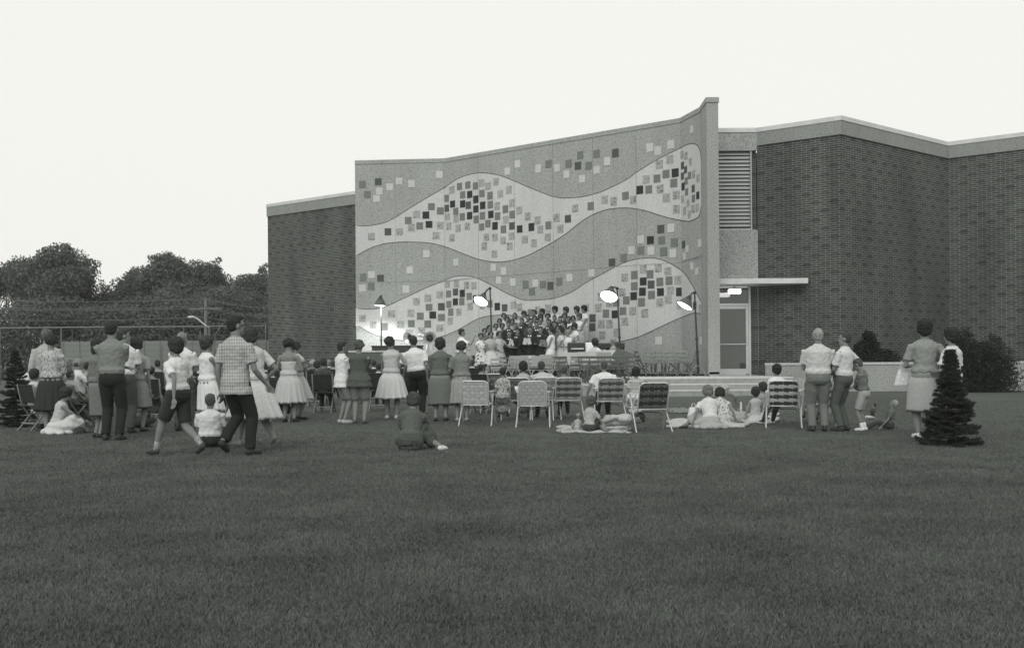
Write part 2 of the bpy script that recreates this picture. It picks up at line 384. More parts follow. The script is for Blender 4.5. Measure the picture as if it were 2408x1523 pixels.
g = G(); bk = [(-5.99, 43.4+TH), (-2.4, 43.1+TH), (5.75, 36.5), (6.19, 35.0), (6.19, 33.5)]
poly_prism(g, MP+bk[::-1], PZ+.06, MTOP-.16); poly_prism(g, offset(MP, .02)[:4]+[(5.82, 33.47), (6.215, 33.47)]+bk[::-1][1:], MTOP-.15, MTOP, 0)
g.box((6.015, 33.53, .78), (.3, .06, .13))
mw = g.build('mural_wall', M_agg, bld)
g = G()
for i in range(4):                                      # expansion joints
    pass
def strip(g, pts, w_, out, mi=0):                       # thin dark line on the wall through pixel points
    P = [wall_pt(*p, out) for p in pts]; P = [p for p in P if p]
    for a, b in zip(P, P[1:]):
        pa, pb = np.array(a[0]), np.array(b[0]); n = np.array([a[3][0], a[3][1], 0]); d = pb-pa
        if np.linalg.norm(d) < 1e-6: continue
        s_ = np.cross(n, d/np.linalg.norm(d))*w_/2
        nb = np.array([b[3][0], b[3][1], 0])
        g.add([pa-s_, pb-s_, pb+s_, pa+s_, pa-s_-n*.02, pb-s_-nb*.02, pb+s_-nb*.02, pa+s_-n*.02], [(0, 1, 2, 3), (3, 2, 6, 7), (0, 4, 5, 1)], mi)
def cr(pts):                                            # smooth curve through points
    pts = [np.array(p) for p in pts]; out = []
    for i in range(len(pts)-1):
        p0 = pts[max(i-1, 0)]; p1 = pts[i]; p2 = pts[i+1]; p3 = pts[min(i+2, len(pts)-1)]
        for t in (0, .25, .5, .75): out.append(.5*(2*p1+(p2-p0)*t+(2*p0-5*p1+4*p2-p3)*t*t+(3*p1-p0-3*p2+p3)*t**3))
    return out+[pts[-1]]
def zz(k, *p): return [Z[k](x, y) for x, y in p]
ribs = [
 (zz(0, (745,1053),(840,1052),(950,1030),(1040,985),(1150,915),(1300,825),(1400,768),(1500,700),(1600,662))+zz(1, (45,651),(110,655),(200,673),(300,712),(400,755),(500,795),(600,832),(700,842),(800,835),(900,815),(1000,780),(1150,705),(1250,635),(1400,545),(1560,465),(1620,435),(1670,430),(1700,447),(1718,490),(1726,560)),
  zz(0, (745,1275),(850,1220),(950,1190),(1050,1178),(1150,1176),(1300,1185),(1420,1215),(1550,1265))+zz(1, (0,1298),(100,1322),(200,1328),(300,1312),(400,1280),(500,1230),(600,1175),(700,1110),(800,1030),(900,968),(1000,932),(1100,918),(1200,920),(1300,938),(1400,970),(1500,998),(1600,1015),(1640,1018),(1690,995),(1715,965),(1726,900))),
 (zz(2, (140,720),(230,727),(320,722),(440,690),(550,640),(700,570),(850,500),(1000,445),(1050,420),(1120,395),(1200,390),(1280,395),(1350,415),(1450,460),(1580,530),(1700,590))+zz(3, (0,635),(150,632),(280,620),(400,585),(500,540),(620,460),(740,395),(860,330),(1000,260),(1130,220),(1250,208),(1350,215),(1450,248),(1550,305),(1630,370),(1700,480),(1750,570),(1790,650)),
  zz(2, (140,900),(250,960),(350,1000),(450,1025),(600,1045),(750,1045),(900,1025),(1000,1000),(1100,960),(1200,910),(1300,850),(1380,815),(1480,795),(1600,785),(1700,790))+zz(3, (0,815),(200,900),(450,1010),(700,1068),(850,1075),(970,1055),(1100,1025),(1200,990),(1350,920),(1500,850),(1620,800),(1680,775),(1730,765),(1790,772)))]
def yon(c, x):
    for a, b in zip(c, c[1:]):
        if a[0] <= x <= b[0] and b[0] > a[0]: return a[1]+(b[1]-a[1])*(x-a[0])/(b[0]-a[0])
    return c[-1][1] if x > c[-1][0] else c[0][1]
for top, bot in ribs:
    top = cr(top); bot = cr(bot); x0 = 837.5; x1 = min(top[-1][0], bot[-1][0]); g = G(); cols = list(np.arange(x0, x1, 3.0))+[x1]
    fd = [un(0, 0)]  # fold columns are added so the ribbon bends with the wall
    for k in (1, 2, 3):
        X, Y = MP[k]; cols += [X/Y*FPX+1204+ROLL*(yy-761.5) for yy in (700,)]
    cols = sorted(c for c in cols if x0 <= c <= x1)
    rows = []
    for c in cols:
        a, b = yon(top, c), yon(bot, c)
        A = wall_pt(c, a, .004); B = wall_pt(c, max(b, a+.2), .004)
        if A and B: rows.append((A[0], B[0], wall_pt(c, a, -.01)[0], wall_pt(c, max(b, a+.2), -.01)[0]))
    v = [q for r_ in rows for q in r_]; F = []
    for i in range(len(rows)-1):
        k = 4*i; F += [(k+1, k+5, k+4, k), (k, k+4, k+6, k+2), (k+5, k+1, k+3, k+7)]
    g.add(v, F); rb = g.build('wave_band', M_light, mw)
    g = G(); strip(g, [tuple(p) for p in top], .022, .009); strip(g, [tuple(p) for p in bot], .022, .009); g.build('wave_outline', M_seam, rb)
g = G()
strip(g, [Z[2](110,452), Z[2](1000,440), Z[1](0,1450), Z[1](700,1395), Z[1](1200,1355), Z[1](1565,1332)], .018, .012)
strip(g, [Z[1](1572,1330), Z[1](1650,1305), Z[1](1735,1272)], .018, .012)
for k, ps in ((0, (1035, 1407)), (1, (30, 305, 600, 905, 1235, 1735))):
    for x in ps:
        U = Z[k](x, 0)[0]; p0 = wall_pt(U, 600)
        if not p0: continue
        (X, Y, _), i, t, n = p0; g.box((X+n[0]*.004, Y+n[1]*.004, (PZ+MTOP)/2), (.008, .016, MTOP-PZ-.2), Matrix(((t[0], n[0], 0), (t[1], n[1], 0), (0, 0, 1))))
g.build('panel_joint', mat('faint_seam', .28), mw)
# tiles: crop index, then x, y, shade  (D darkest, E dark, M middle, S speckled, L pale)
TI = {0: '783,738,M 903,718,E 1062,712,L 1157,733,L 1369,664,L 990,757,L 912,790,L 820,815,M 890,846,L 852,1135,S 977,1099,E 1066,1100,S 1132,1013,M 1195,967,S 1155,1068,S 1219,1054,M 1266,972,D 1290,1043,D 1308,908,M 1376,940,M 1343,1129,S 1375,1050,S 1466,1145,S 1465,780,S 1423,845,M 1424,920,E 1470,888,D 1495,943,M 1430,985,S 1497,1000,S 1440,1055,S 1512,1073,S 1523,754,M 1586,743,M 1547,818,M 1601,815,D 1547,887,D 1590,897,E 1544,985,M 1600,976,D 1581,1057,S 1270,1265,L 1495,1330,L 1143,1390,L 852,1424,L 788,1445,M 920,1452,E',
 1: '8,750,M 54,727,S 103,752,S 163,718,S 10,852,D 56,808,M 118,824,M 10,926,D 62,898,D 120,893,M 13,1005,M 60,977,M 124,967,D 54,1062,M 102,1037,M 156,1054,D 90,1140,S 156,1142,S 74,1210,S 151,1268,S 262,780,S 196,810,S 285,880,S 172,905,S 235,927,M 340,935,S 287,968,M 175,980,M 237,1008,S 405,982,S 480,1012,S 220,1080,M 285,1054,E 344,1078,D 433,1063,D 500,1080,S 562,1050,M 625,993,S 711,1000,E 765,921,S 653,1077,S 281,1132,S 217,1165,S 383,1158,S 452,1186,S 558,1140,S 268,1208,S 885,903,M 991,855,S 1060,867,S 1149,825,M 1209,855,S 1259,780,D 1327,777,M 1307,700,S 1389,694,M 1407,586,S 1487,548,S 1458,660,M 1528,650,D 1413,773,S 1517,728,M 1460,841,S 1537,820,S 1537,928,S 1582,510,S 1612,520,S 1584,595,E 1608,627,E 1584,675,E 1589,754,D 1638,670,M 1613,712,M 1668,660,S 1645,565,S 1616,795,M 1666,770,E 1585,850,S 1627,880,S 1667,845,M 1701,822,D 1704,690,S 1599,940,S 1665,925,S 1697,915,S 1637,965,S 250,638,L 326,583,L 485,618,L 563,583,M 628,613,L 701,661,L 715,581,M 804,517,M 787,597,E 868,596,M 928,506,M 930,628,L 820,695,L 1011,563,L 1072,499,E 1336,457,L 1396,482,L 1496,434,L 1655,320,L 1418,1078,E 1496,1070,L 1266,1157,L 1339,1162,D 1424,1163,M 1520,1180,M 1592,1195,E 1716,1185,L 1196,1240,L 1266,1240,M 1344,1243,L 1439,1250,M 1511,1262,L 1619,1228,L 1598,1285,L 1135,1297,M 1046,1332,E 1655,1360,L 1692,1400,L 142,1370,L 221,1397,L 185,1467,L 292,1482,L 388,1500,M 463,1490,L 520,1500,M 577,1510,E 645,1478,M 723,1447,L 891,1412,L',
 2: '180,512,L 270,495,M 622,524,L 728,650,S 845,615,S 965,580,S 857,708,M 982,702,E 895,787,D 672,768,S 768,798,M 982,811,M 475,775,S 677,873,M 844,878,M 568,882,S 406,905,M 965,920,S 785,945,S 290,885,S 655,970,S 180,820,S 1043,478,S 1137,470,S 1240,485,S 1313,490,S 1057,572,M 1127,553,E 1196,567,D 1266,597,M 1330,623,D 1126,652,D 1191,650,M 1060,678,M 1079,757,M 1160,757,S 1275,700,S 1073,848,S 1400,690,S 1475,672,M 1551,700,D 1626,712,E 1715,685,S 1775,710,S',
 3: '75,548,M 1017,405,S 1205,320,S 1358,310,S 1456,342,S 1115,380,M 1275,373,M 1205,445,D 1374,450,M 1467,438,M 1556,430,S 1115,493,M 1285,477,E 1108,594,D 1197,550,D 1289,582,M 1380,553,D 1480,540,S 1575,551,D 990,555,S 775,600,S 860,665,S 932,660,M 1033,637,M 1188,656,M 1373,660,S 1458,630,S 1580,680,S 750,713,S 826,772,M 918,778,D 999,745,M 1096,745,S 1220,768,S 1018,852,S 780,875,S 862,875,S 690,817,E 688,908,E 790,990,S 940,965,S 1730,690,D 1785,715,S 620,715,S 135,735,S 60,765,M 240,720,S 1362,1045,L 1795,1045,L'}
SH = {'D': mat('tile_black', .035, amt=.2), 'E': mat('tile_dark', .085, amt=.15), 'M': mat('tile_grey', .17, amt=.15), 'S': mat('tile_speckled', .33, kind='speck', v2=.15, scale=13, amt=.1), 'L': mat('tile_pale', .50, kind='speck', v2=.44, scale=22, amt=.1)}
g = {k: G() for k in SH}
for k, s in TI.items():
    for q in s.split():
        x, y, c = q.split(','); U, V = Z[k](float(x), float(y)); P = wall_pt(U, V, 0)
        if not P: continue
        (X, Y, z_), i, t, n = P; h = .135+rnd.uniform(-.006, .006)
        if i >= 2: h *= .85; 
        Rm = Matrix(((t[0], n[0], 0), (t[1], n[1], 0), (0, 0, 1))) @ Matrix.Rotation(rnd.uniform(-.02, .02), 3, 'Y')
        hw = min(h, .13) if i < 3 else h
        dd = 2*(.013+rnd.uniform(0, .004)); g[c].box((X, Y, z_), (2*hw, dd, 2*h), Rm)
names = {'D': 'black_tile', 'E': 'dark_tile', 'M': 'grey_tile', 'S': 'speckled_tile', 'L': 'pale_tile'}
for k in SH: g[k].build(names[k], SH[k], mw)
# ---- planter wall
g = G(); PW = [(6.95, 35.0), (7.72, 32.9), (13.2, 32.9)]
PW = [(7.62, 33.9), (8.6, 32.9), (22, 32.9)]; back = offset(PW, -.3)
poly_prism(g, PW+back[::-1], 0, 1.03); poly_prism(g, offset(PW, .03)+offset(PW, -.33)[::-1], 1.032, 1.1, 1)
g.box((7.78, 31.5, .31), (.3, 2.6, .74)); 
tag(g.build('planter_wall', [M_agg, M_edge]), 'low exposed aggregate planter wall with pale coping before the brick wing', 'planter wall')
# ================================================================ TREES, FENCE, POLES
def leaf_fn(lo, hi):
    def f(d):
        N, L, ramp, noise, co = d['N'], d['L'], d['ramp'], d['noise'], d['co']
        return d['mixc'](.5, ramp(noise(.35, 4), [(.35, lo), (.65, hi)]), ramp(noise(3.5, 3), [(.3, lo*.8), (.7, hi*1.25)]))
    return f
M_leafA = mat('tree_leaves', .1, kind='leafA', fn=leaf_fn(.085, .13), rough=1)
M_leafB = mat('spruce_needles', .03, kind='leafB', fn=leaf_fn(.022, .05), rough=1)
M_leafC = mat('shrub_leaves', .03, kind='leafC', fn=leaf_fn(.018, .035), rough=1)
M_bark = mat('bark', .07, amt=.3)
def leafcloud(cs, n, s0, s1, flat=.75):                 # little rhombic leaf faces round the clump centres (c, r)
    c = np.array([q[0] for q in cs]); r = np.array([q[1] for q in cs]); wgt = r**2.2; wgt /= wgt.sum()
    k = nr.choice(len(cs), n, p=wgt); d = nr.normal(size=(n, 3)); d /= np.linalg.norm(d, axis=1)[:, None]
    p = c[k]+d*(r[k]*nr.uniform(.35, 1.12, n)**.6)[:, None]*np.array([1, 1, flat])
    a = nr.normal(size=(n, 3)); a /= np.linalg.norm(a, axis=1)[:, None]; b = np.cross(a, nr.normal(size=(n, 3))); b /= np.linalg.norm(b, axis=1)[:, None]
    s = nr.uniform(s0, s1, n)[:, None]
    return np.stack([p-a*s, p-b*s*.55, p+a*s, p+b*s*.55], 1)
def tree(u, vtop, Y, wd, label, nleaf=9000, clear=.25, group='trees beyond the field', gaps=.0, seed=1):
    r = random.Random(seed); p = at(u, 850, Y); p.z = gz(Y)-.05; h = at(u, vtop, Y).z-p.z
    t = thing('tree', label, 'tree', p, 0, group); g = G(); tips = []
    def limb(a, d, ln, rad, lv):
        b = a+d*ln; mid = (a+b)/2+Vector((r.uniform(-.06, .06), r.uniform(-.06, .06), .03))*ln
        g.tube([a, mid, b], [rad, rad*.8, rad*.6], 6)
        if lv == 0: tips.append(b); return
        for k in range(r.choice((3, 4)) if lv > 1 else 3):
            an = r.uniform(0, 6.28); sp = r.uniform(.45, 1.0)
            nd = (d+Vector((math.cos(an)*sp*wd/h*1.9, math.sin(an)*sp*wd/h*1.9, r.uniform(-.1, .35)))).normalized()
            limb(b, nd, ln*r.uniform(.62, .85), rad*.55, lv-1)
        tips.append(b)
    limb(Vector((0, 0, 0)), Vector((r.uniform(-.05, .05), 0, 1)), h*clear, h*.024, 3)
    g.build('trunk', M_bark, t, True)
    mz = max(q.z for q in tips); mxx = max(abs(q.x) for q in tips)+.01
    cs = []
    for q in tips:
        sx = wd/2*.86/mxx
        c = Vector((q.x*sx, q.y*sx, h*clear*.7+(q.z-h*clear*.7)*(h*.90-h*clear*.7)/(mz-h*clear*.7)))
        if r.random() < gaps: continue
        cs.append((tuple(c), r.uniform(.06, .125)*h*(.8+.4*wd/h)))
        if r.random() < .5: cs.append(((c.x+r.uniform(-.1, .1)*wd, c.y+r.uniform(-.1, .1)*wd, c.z+r.uniform(-.08, .08)*h), r.uniform(.04, .08)*h))
    for _ in range(34):                                  # stray sprays past the outline
        q, rr = cs[r.randrange(len(cs))]; a = r.uniform(0, 6.28); e = r.uniform(-.2, 1.3); k_ = rr*r.uniform(.9, 1.35)
        cs.append(((q[0]+k_*math.cos(a)*math.cos(e), q[1]+k_*math.sin(a)*math.cos(e), q[2]+k_*math.sin(e)), r.uniform(.018, .04)*h))
    v = leafcloud(cs, int(nleaf*2.3), h*.006, h*.014)
    v = v+(h-v[:, :, 2].max())*np.array([0, 0, 1])*.5
    o = bpy.data.objects.new('crown', tri_mesh('crown', v, M_leafA, 4)); COL.objects.link(o); o.parent = t
    return t
for i, a in enumerate([
  (165, 566, 85, 6.5, 'tall broad tree with an open ragged right side and sky gaps', 11000, .3, .12),
  (95, 594, 88, 8.5, 'dense tree with a spiky top merging into the tallest tree on the far left', 13000, .2, 0),
  (30, 600, 92, 8, 'dark tree at the left edge behind the dense spiky tree', 9000, .2, 0),
  (215, 655, 90, 3.5, 'thin tree with airy hanging branches beside the tall ragged tree', 3500, .3, .2),
  (262, 690, 98, 6, 'low tree standing left in the second clump of trees', 8000, .1, 0),
  (318, 638, 97, 7, 'rounded tree rising above the seated crowd, left of the wires', 10000, .12, 0),
  (372, 625, 100, 6, 'leafy tree between the rounded tree and the tallest of the right clump', 9000, .12, 0),
  (418, 590, 92, 6.5, 'feathery topped tree highest in the clump over the street lamp', 11000, .15, .04),
  (472, 604, 94, 6.5, 'wide leafy tree straight above the street lamp arm', 11000, .12, .04),
  (540, 611, 92, 8.5, 'broad dome shaped tree above the head of the tall man in plaid', 14000, .1, 0),
  (578, 622, 95, 7.5, 'leafy tree between the dome shaped tree and the brick corner', 11000, .12, 0),
  (446, 606, 96, 7.5, 'leafy tree between the feathery topped tree and the wide leafy tree', 11000, .12, 0),
  (603, 640, 92, 6.5, 'tree partly hidden by the left corner of the brick building', 9000, .12, .05),
  (660, 655, 100, 8, 'tree standing mostly behind the brick building corner', 7000, .12, 0)]):
    tree(a[0], a[1], a[2], a[3], a[4], a[5], a[6], gaps=a[7], seed=i+3)
# understorey along the field's far edge
for i, (u, vt, Y, wd) in enumerate([(20, 680, 82, 9), (110, 695, 80, 10), (200, 725, 82, 9), (290, 705, 84, 10), (380, 672, 86, 10), (470, 662, 84, 10), (560, 655, 84, 10), (650, 665, 86, 9)]):
    p = at(u, 850, Y); p.z = gz(Y); h = at(u, vt, Y).z-p.z; r = random.Random(i+50)
    cs = [((r.uniform(-.5, .5)*wd, r.uniform(-1.5, 1.5), r.uniform(.1, .85)*h), r.uniform(.16, .3)*h) for _ in range(22)]
    t = thing('hedge_tree', '', 'tree', p, 0, 'hedge behind the field')
    t['label'] = 'low bushy tree of the far hedge, ' + ['at the left edge', 'under the dense spiky tree', 'under the thin airy tree', 'under the second clump of trees', 'under the leafy middle tree', 'behind the street lamp', 'behind the tall man in plaid', 'at the brick corner'][i]
    o = bpy.data.objects.new('crown', tri_mesh('crown', leafcloud(cs, 14000, .06, .14), M_leafA, 4)); COL.objects.link(o); o.parent = t
    g = G()
    for k in range(4): x = r.uniform(-.35, .35)*wd; g.tube([(x, 0, 0), (x+r.uniform(-.3, .3), .2, h*.6)], [.12, .05], 6)
    g.build('trunk', M_bark, t)
# board wall across the field
M_board = mat('grey_boards', .19, kind='stripe', v2=.21, scale=21)
g = G(); Y = 62; a = at(150, 850, Y); b = at(640, 850, Y); zt = at(300, 804, Y).z+.05
g.box(((a.x+b.x)/2, Y, (zt+.25)/2), (b.x-a.x, .12, zt-.25))
for i in range(14): x = a.x+(b.x-a.x)*i/13; g.box((x, Y-.085, (zt+.25)/2), (.1, .045, zt-.26))
tag(g.build('board_wall', M_board), 'long low grey board wall across the far side of the field', 'wall')
# chain link fence: rails, posts, strands
M_wire = mat('galvanised_wire', .14, rough=.5, amt=.1)
t = thing('chain_link_fence', 'tall chain link fence with a top rail crossing the field before the trees', 'fence', (0, 57, .25)); Y = 57
def fz(v, u=350): return at(u, v, Y).z-.25
g = G(); xa, xb = at(-60, 768, Y).x, at(626, 768, Y).x; ztop = fz(768)
g.tube([(xa, 0, ztop), (xb, 0, ztop)], .026, 6); g.build('top_rail', mat('pale_rail', .26, amt=.05), t, True)
g = G(); g.tube([(xa, 0, .1), (xb, 0, .1)], .02, 6); g.build('bottom_rail', M_wire, t, True)
x = xa+1.3
while x < xb-.5:
    g = G(); g.tube([(x, 0, 0), (x, 0, ztop)], .03, 6); g.build('fence_post', M_wire, t, True); x += 3.1
g = G(); k = int((xb-xa)/.5)
for i in range(k):
    x = xa+(xb-xa)*i/k; g.tube([(x, 0, .1), (x+1.0, 0, ztop-.03)], .0028, 3, ends=False); g.tube([(x+1.0, .012, .1), (x, .012, ztop-.03)], .0028, 3, ends=False)
o = g.build('wire_mesh', M_wire, t); 
t = thing('barbed_wire_fence', 'thinner fence with leaning arms and barbed strands in front of the board wall', 'fence', (0, 60, .25)); Y = 60
for u, vt in ((300, 812), (340, 812), (381, 812), (427, 808), (472, 780), (505, 806), (542, 808), (582, 762), (626, 763)):
    X = at(u, 800, Y).x; g = G(); zt_ = at(u, vt, Y).z-.25; g.tube([(X, 0, 0), (X, 0, zt_)], .04, 6); g.build('fence_post', M_wire, t, True)
g = G(); X = at(505, 800, Y).x; z1 = at(505, 787, Y).z-.25; g.tube([(X, 0, at(505, 806, Y).z-.25), (X+.05, 0, z1), (X+.45, 0, z1+.6)], .035, 6); g.build('leaning_arm', M_wire, t, True)
for v in (772, 790, 797, 812, 830):
    g = G(); g.tube([(at(440, v-3, Y).x, 0, at(440, v-3, Y).z-.25), (at(620, v, Y).x, 0, at(620, v, Y).z-.25)], .012, 4); g.build('strand', M_wire, t)
# utility pole, wires, street lamp
Y = 76; p = at(485, 850, Y); t = thing('utility_pole', 'pale utility pole with wires crossing in front of the trees', 'utility pole', (p.x, Y, .25))
g = G(); zt_ = at(485, 703, Y).z-.25; g.tube([(0, 0, 0), (0, 0, zt_)], [.13, .09], 8); g.build('pole', mat('weathered_pole', .18), t, True)
g = G(); g.box((0, -.12, at(485, 726, Y).z-.25), (2.2, .09, .1)); g.build('crossarm', M_wire, t)
for (u0, v0, u1, v1, u2, v2) in ((-40, 706, 485, 703, 640, 724), (-40, 722, 485, 720, 640, 742), (-40, 726, 485, 724, 640, 746), (-40, 752, 485, 745, 640, 760)):
    g = G()
    for a, b, c, d in ((u0, v0, u1, v1), (u1, v1, u2, v2)):
        A = at(a, b, Y); B = at(c, d, Y); P = [A.lerp(B, k/8)-Vector((0, 0, .5*(1-(k/4-1)**2)*.3)) for k in range(9)]
        g.tube([(q.x-p.x, q.y-Y-.14, q.z-.25) for q in P], .02, 4)
    g.build('wire', M_wire, t)
Y = 68; p = at(494, 850, Y); t = thing('street_lamp', 'unlit street lamp with a long slanting arm in front of the trees', 'street lamp', (p.x, Y, .25))
def L_(u, v): q = at(u, v, Y); return (q.x-p.x, 0, q.z-.25)
g = G(); g.tube([(0, 0, 0), L_(493, 771)], [.09, .06], 8); g.build('pole', mat('dull_steel', .12), t, True)
g = G(); g.tube([L_(493, 771), L_(478, 760), L_(465, 749), L_(455, 745)], .05, 6); g.build('lamp_arm', mat('pale_steel', .52, amt=.05), t, True)
g = G(); c = L_(451, 745.5); g.ell(c, (.26, .12, .09), None, 10, 6); g.build('lamp_head', mat('pale_steel', .52, amt=.05), t, True)
# ---- spruces and clipped evergreens
def spruce(p, h, rad, label, n=110, name='spruce_tree'):
    tip = h
    t = thing(name, label, 'tree', p); g = G(); g.tube([(0, 0, 0), (0, 0, h*.98)], [.04*h/1.5, .004], 6); g.build('trunk', M_bark, t, True)
    g = G(); vs_ = []
    for i in range(n):
        f = (i+.5)/n; z = h*(.04+.94*f**1.0)+rnd.uniform(-.07, .05)*(1-f); ln = rad*(1-f)**1.0*rnd.uniform(.6, 1.18)+.03; a = i*2.4+rnd.uniform(-.3, .3)
        up = .28+.45*f+rnd.uniform(-.25, .2); d = np.array([math.cos(a), math.sin(a), up*.5]); d /= np.linalg.norm(d); s = np.array([-math.sin(a), math.cos(a), 0])
        A = np.array([0, 0, z-.04*h*(1-f)]); droop = lambda q: A+d*ln*q-np.array([0, 0, .18*ln*math.sin(q*2.6)])
        g.tube([A, droop(.5), droop(1)], [.010*h, .006*h, .002], 4, ends=False)
        segs = [(droop, ln, 1.0)]
        for q in (.3, .45, .6, .75, .88):
            for sg in (-1, 1):
                b0 = droop(q); dd = (d*.75+s*sg*.75); l2 = ln*(1-q)*.75+.03
                segs.append((lambda x, b0=b0, dd=dd, l2=l2: b0+dd*l2*x-np.array([0, 0, .1*l2*x]), l2, .8))
        for fn, l2, sc in segs:
            k = max(5, int(l2*(95+80*(1-f))*sc)); qs = np.linspace(.05, 1.0, k)
            for q in qs:
                b = fn(q)
                for _ in range(4):
                    nd = nr.normal(size=3); nd[2] = nd[2]*.9+.15; nd = nd/np.linalg.norm(nd)+(fn(1.)-fn(.0))/l2*.8; nd /= np.linalg.norm(nd)
                    L2 = nr.uniform(.02, .042)*(h/1.45)**.5; w_ = np.cross(nd, nr.normal(size=3)); w_ /= np.linalg.norm(w_); vs_.append([b-w_*.0035, b+nd*L2*.6-w_*.003, b+nd*L2, b+w_*.0035])
    g.build('branches', M_bark, t); o = bpy.data.objects.new('needles', tri_mesh('needles', np.array(vs_), M_leafB, 4)); COL.objects.link(o); o.parent = t
    return t
p = foot(2237, 1046); spruce(p, 1.30, .41, 'small dark spruce tree on the lawn in front of two women', 200)
p = foot(38, 1002); spruce(p, 1.45, .42, 'dark spruce at the left edge of the crowd', 90)
def evergreen(p, h, rad, label, name='evergreen_shrub', n=9000, m=None, s=(.02, .045)):
    t = thing(name, label, 'shrub', p); g = G(); g.tube([(0, 0, 0), (0, 0, h*.8)], [.05, .02], 6); g.build('stem', M_bark, t, True)
    cs = []
    for i in range(46):
        f = rnd.random(); rr = rad*(1-f)**.7+.04; a = rnd.uniform(0, 6.28); q = rnd.uniform(.2, .8)*rr
        cs.append(((q*math.cos(a), q*math.sin(a), h*(.08+.86*f)), rr*rnd.uniform(.35, .6)))
    o = bpy.data.objects.new('foliage', tri_mesh('foliage', leafcloud(cs, n, *s, flat=1.5), m or M_leafC, 4)); COL.objects.link(o); o.parent = t
p = at(2040, 850, 33.45); p.z = 1.0; evergreen(p, at(2040, 773, 33.45).z-1.0, .48, 'dark cone shaped evergreen behind the planter wall')
p = at(2015, 850, 33.4); p.z = 1.0; evergreen(p, .3, .5, 'low dark shrub spreading at the foot of the cone shaped evergreen')
p = at(2085, 850, 33.4); p.z = 1.0; evergreen(p, .28, .5, 'low dark shrub right of the cone shaped evergreen')
p = at(2275, 850, 31.6); p.z = .25; evergreen(p, 1.9, .85, 'tall dark evergreen shrub at the right edge behind the women', n=14000)
p = at(2335, 850, 31.4); p.z = .25; evergreen(p, 1.7, .9, 'dark evergreen shrub just outside the right end of the wall', n=9000)
# ================================================================ FURNITURE, INSTRUMENTS, LAMPS
M_tube = mat('aluminium_tube', .62, rough=.35, metal=.4, amt=.05)
M_tubed = mat('dull_tube', .22, rough=.5, amt=.1)
def lawn_chair(p, rz, label, web=(.42, .42), full=False, w_=.49, dark=False, group='folding webbed lawn chairs', bh=.81, mt=None):
    t = thing('lawn_chair', label, 'lawn chair', p, rz, group); mt = mt or M_tube
    ma = mat('webbing', web[0], amt=.12, scale=30); mb = mat('webbing', web[1], amt=.12, scale=30)
    h = w_/2; SY = -.20; top = Vector((0, SY-.17, bh)); bot = Vector((0, SY, .36))
    def B(x, s): q = bot.lerp(top, s); return (x, q.y, q.z)
    g = G(); g.tube([B(-h, -.05), B(-h, .9), B(-h+.04, .98), B(-h+.09, 1), B(h-.09, 1), B(h-.04, .98), B(h, .9), B(h, -.05)], .0125, 8); g.build('back_frame', mt, t, True)
    g = G(); g.tube([(-h, SY, .37), (-h, .28, .39), (-h+.06, .33, .385), (h-.06, .33, .385), (h, .28, .39), (h, SY, .37)], .0125, 8); g.tube([(-h, SY, .37), (h, SY, .37)], .010, 6); g.build('seat_frame', mt, t, True)
    for s in (-1, 1):
        g = G(); g.tube([(s*(h+.018), .20, .60), (s*(h+.055), -.30, .03), (s*(h+.055), -.34, .0)], .0125, 8); g.build('leg', mt, t, True)
        g = G(); g.tube([(s*(h+.03), -.20, .60), (s*(h+.06), .24, .03), (s*(h+.06), .28, .0)], .0125, 8); g.build('leg', mt, t, True)
        g = G(); g.box((s*(h+.03), .0, .617), (.05, .46, .02)); g.build('armrest', mat('armrest', .55, rough=.5), t, bevel=.006)
    g = G(); g.tube([(-h-.02, .12, .26), (-h+.05, .1, .31), (h-.05, .1, .31), (h+.02, .12, .26)], .010, 6); g.build('crossbar', M_tubed, t, True)
    def web_(name, A, nu, nv):                           # A(x, s) -> point; woven straps
        g = G(); n_ = np.array(Vector(A(0, 1))-Vector(A(0, 0))).astype(float); n_ /= np.linalg.norm(n_); nn = np.cross((1, 0, 0), n_)
        dv = 1/nv; du = 2*h/nu
        for i in range(nu):
            x = -h+du*(i+.5); mi = i % 2; 
            P = []
            for k in range(nv*2+1):
                s = k/(nv*2); off = .004*(1 if ((k//2+i) % 2) else -1); P.append((np.array(A(x-du*.44, s))+nn*off, np.array(A(x+du*.44, s))+nn*off))
            v = [q for pr in P for q in pr]; v2 = [np.array(q)+nn*.0015 for q in v]; m_ = len(v)
            g.add(v+v2, [(2*k, 2*k+1, 2*k+3, 2*k+2) for k in range(len(P)-1)]+[(m_+2*k+2, m_+2*k+3, m_+2*k+1, m_+2*k) for k in range(len(P)-1)], mi)
        for j in range(nv):
            s = dv*(j+.5); mi = (j+1) % 2; P = []
            for k in range(nu*2+1):
                x = -h+2*h*k/(nu*2); off = .004*(-1 if ((k//2+j) % 2) else 1); P.append((np.array(A(x, s-dv*.42))+nn*off, np.array(A(x, s+dv*.42))+nn*off))
            v = [q for pr in P for q in pr]; v2 = [np.array(q)+nn*.0015 for q in v]; m_ = len(v)
            g.add(v+v2, [(2*k, 2*k+1, 2*k+3, 2*k+2) for k in range(len(P)-1)]+[(m_+2*k+2, m_+2*k+3, m_+2*k+1, m_+2*k) for k in range(len(P)-1)], mi)
        g.build(name, [ma, mb], t)
    web_('back_webbing', lambda x, s: B(x, .06+.92*s), 6 if not full else 9, 7)
    web_('seat_webbing', lambda x, s: (x, SY+.02+.48*s, .375), 6, 6)
    return t
def cpos(u, vf, dx=0): q = foot(u, vf); return q
CH_ = {}
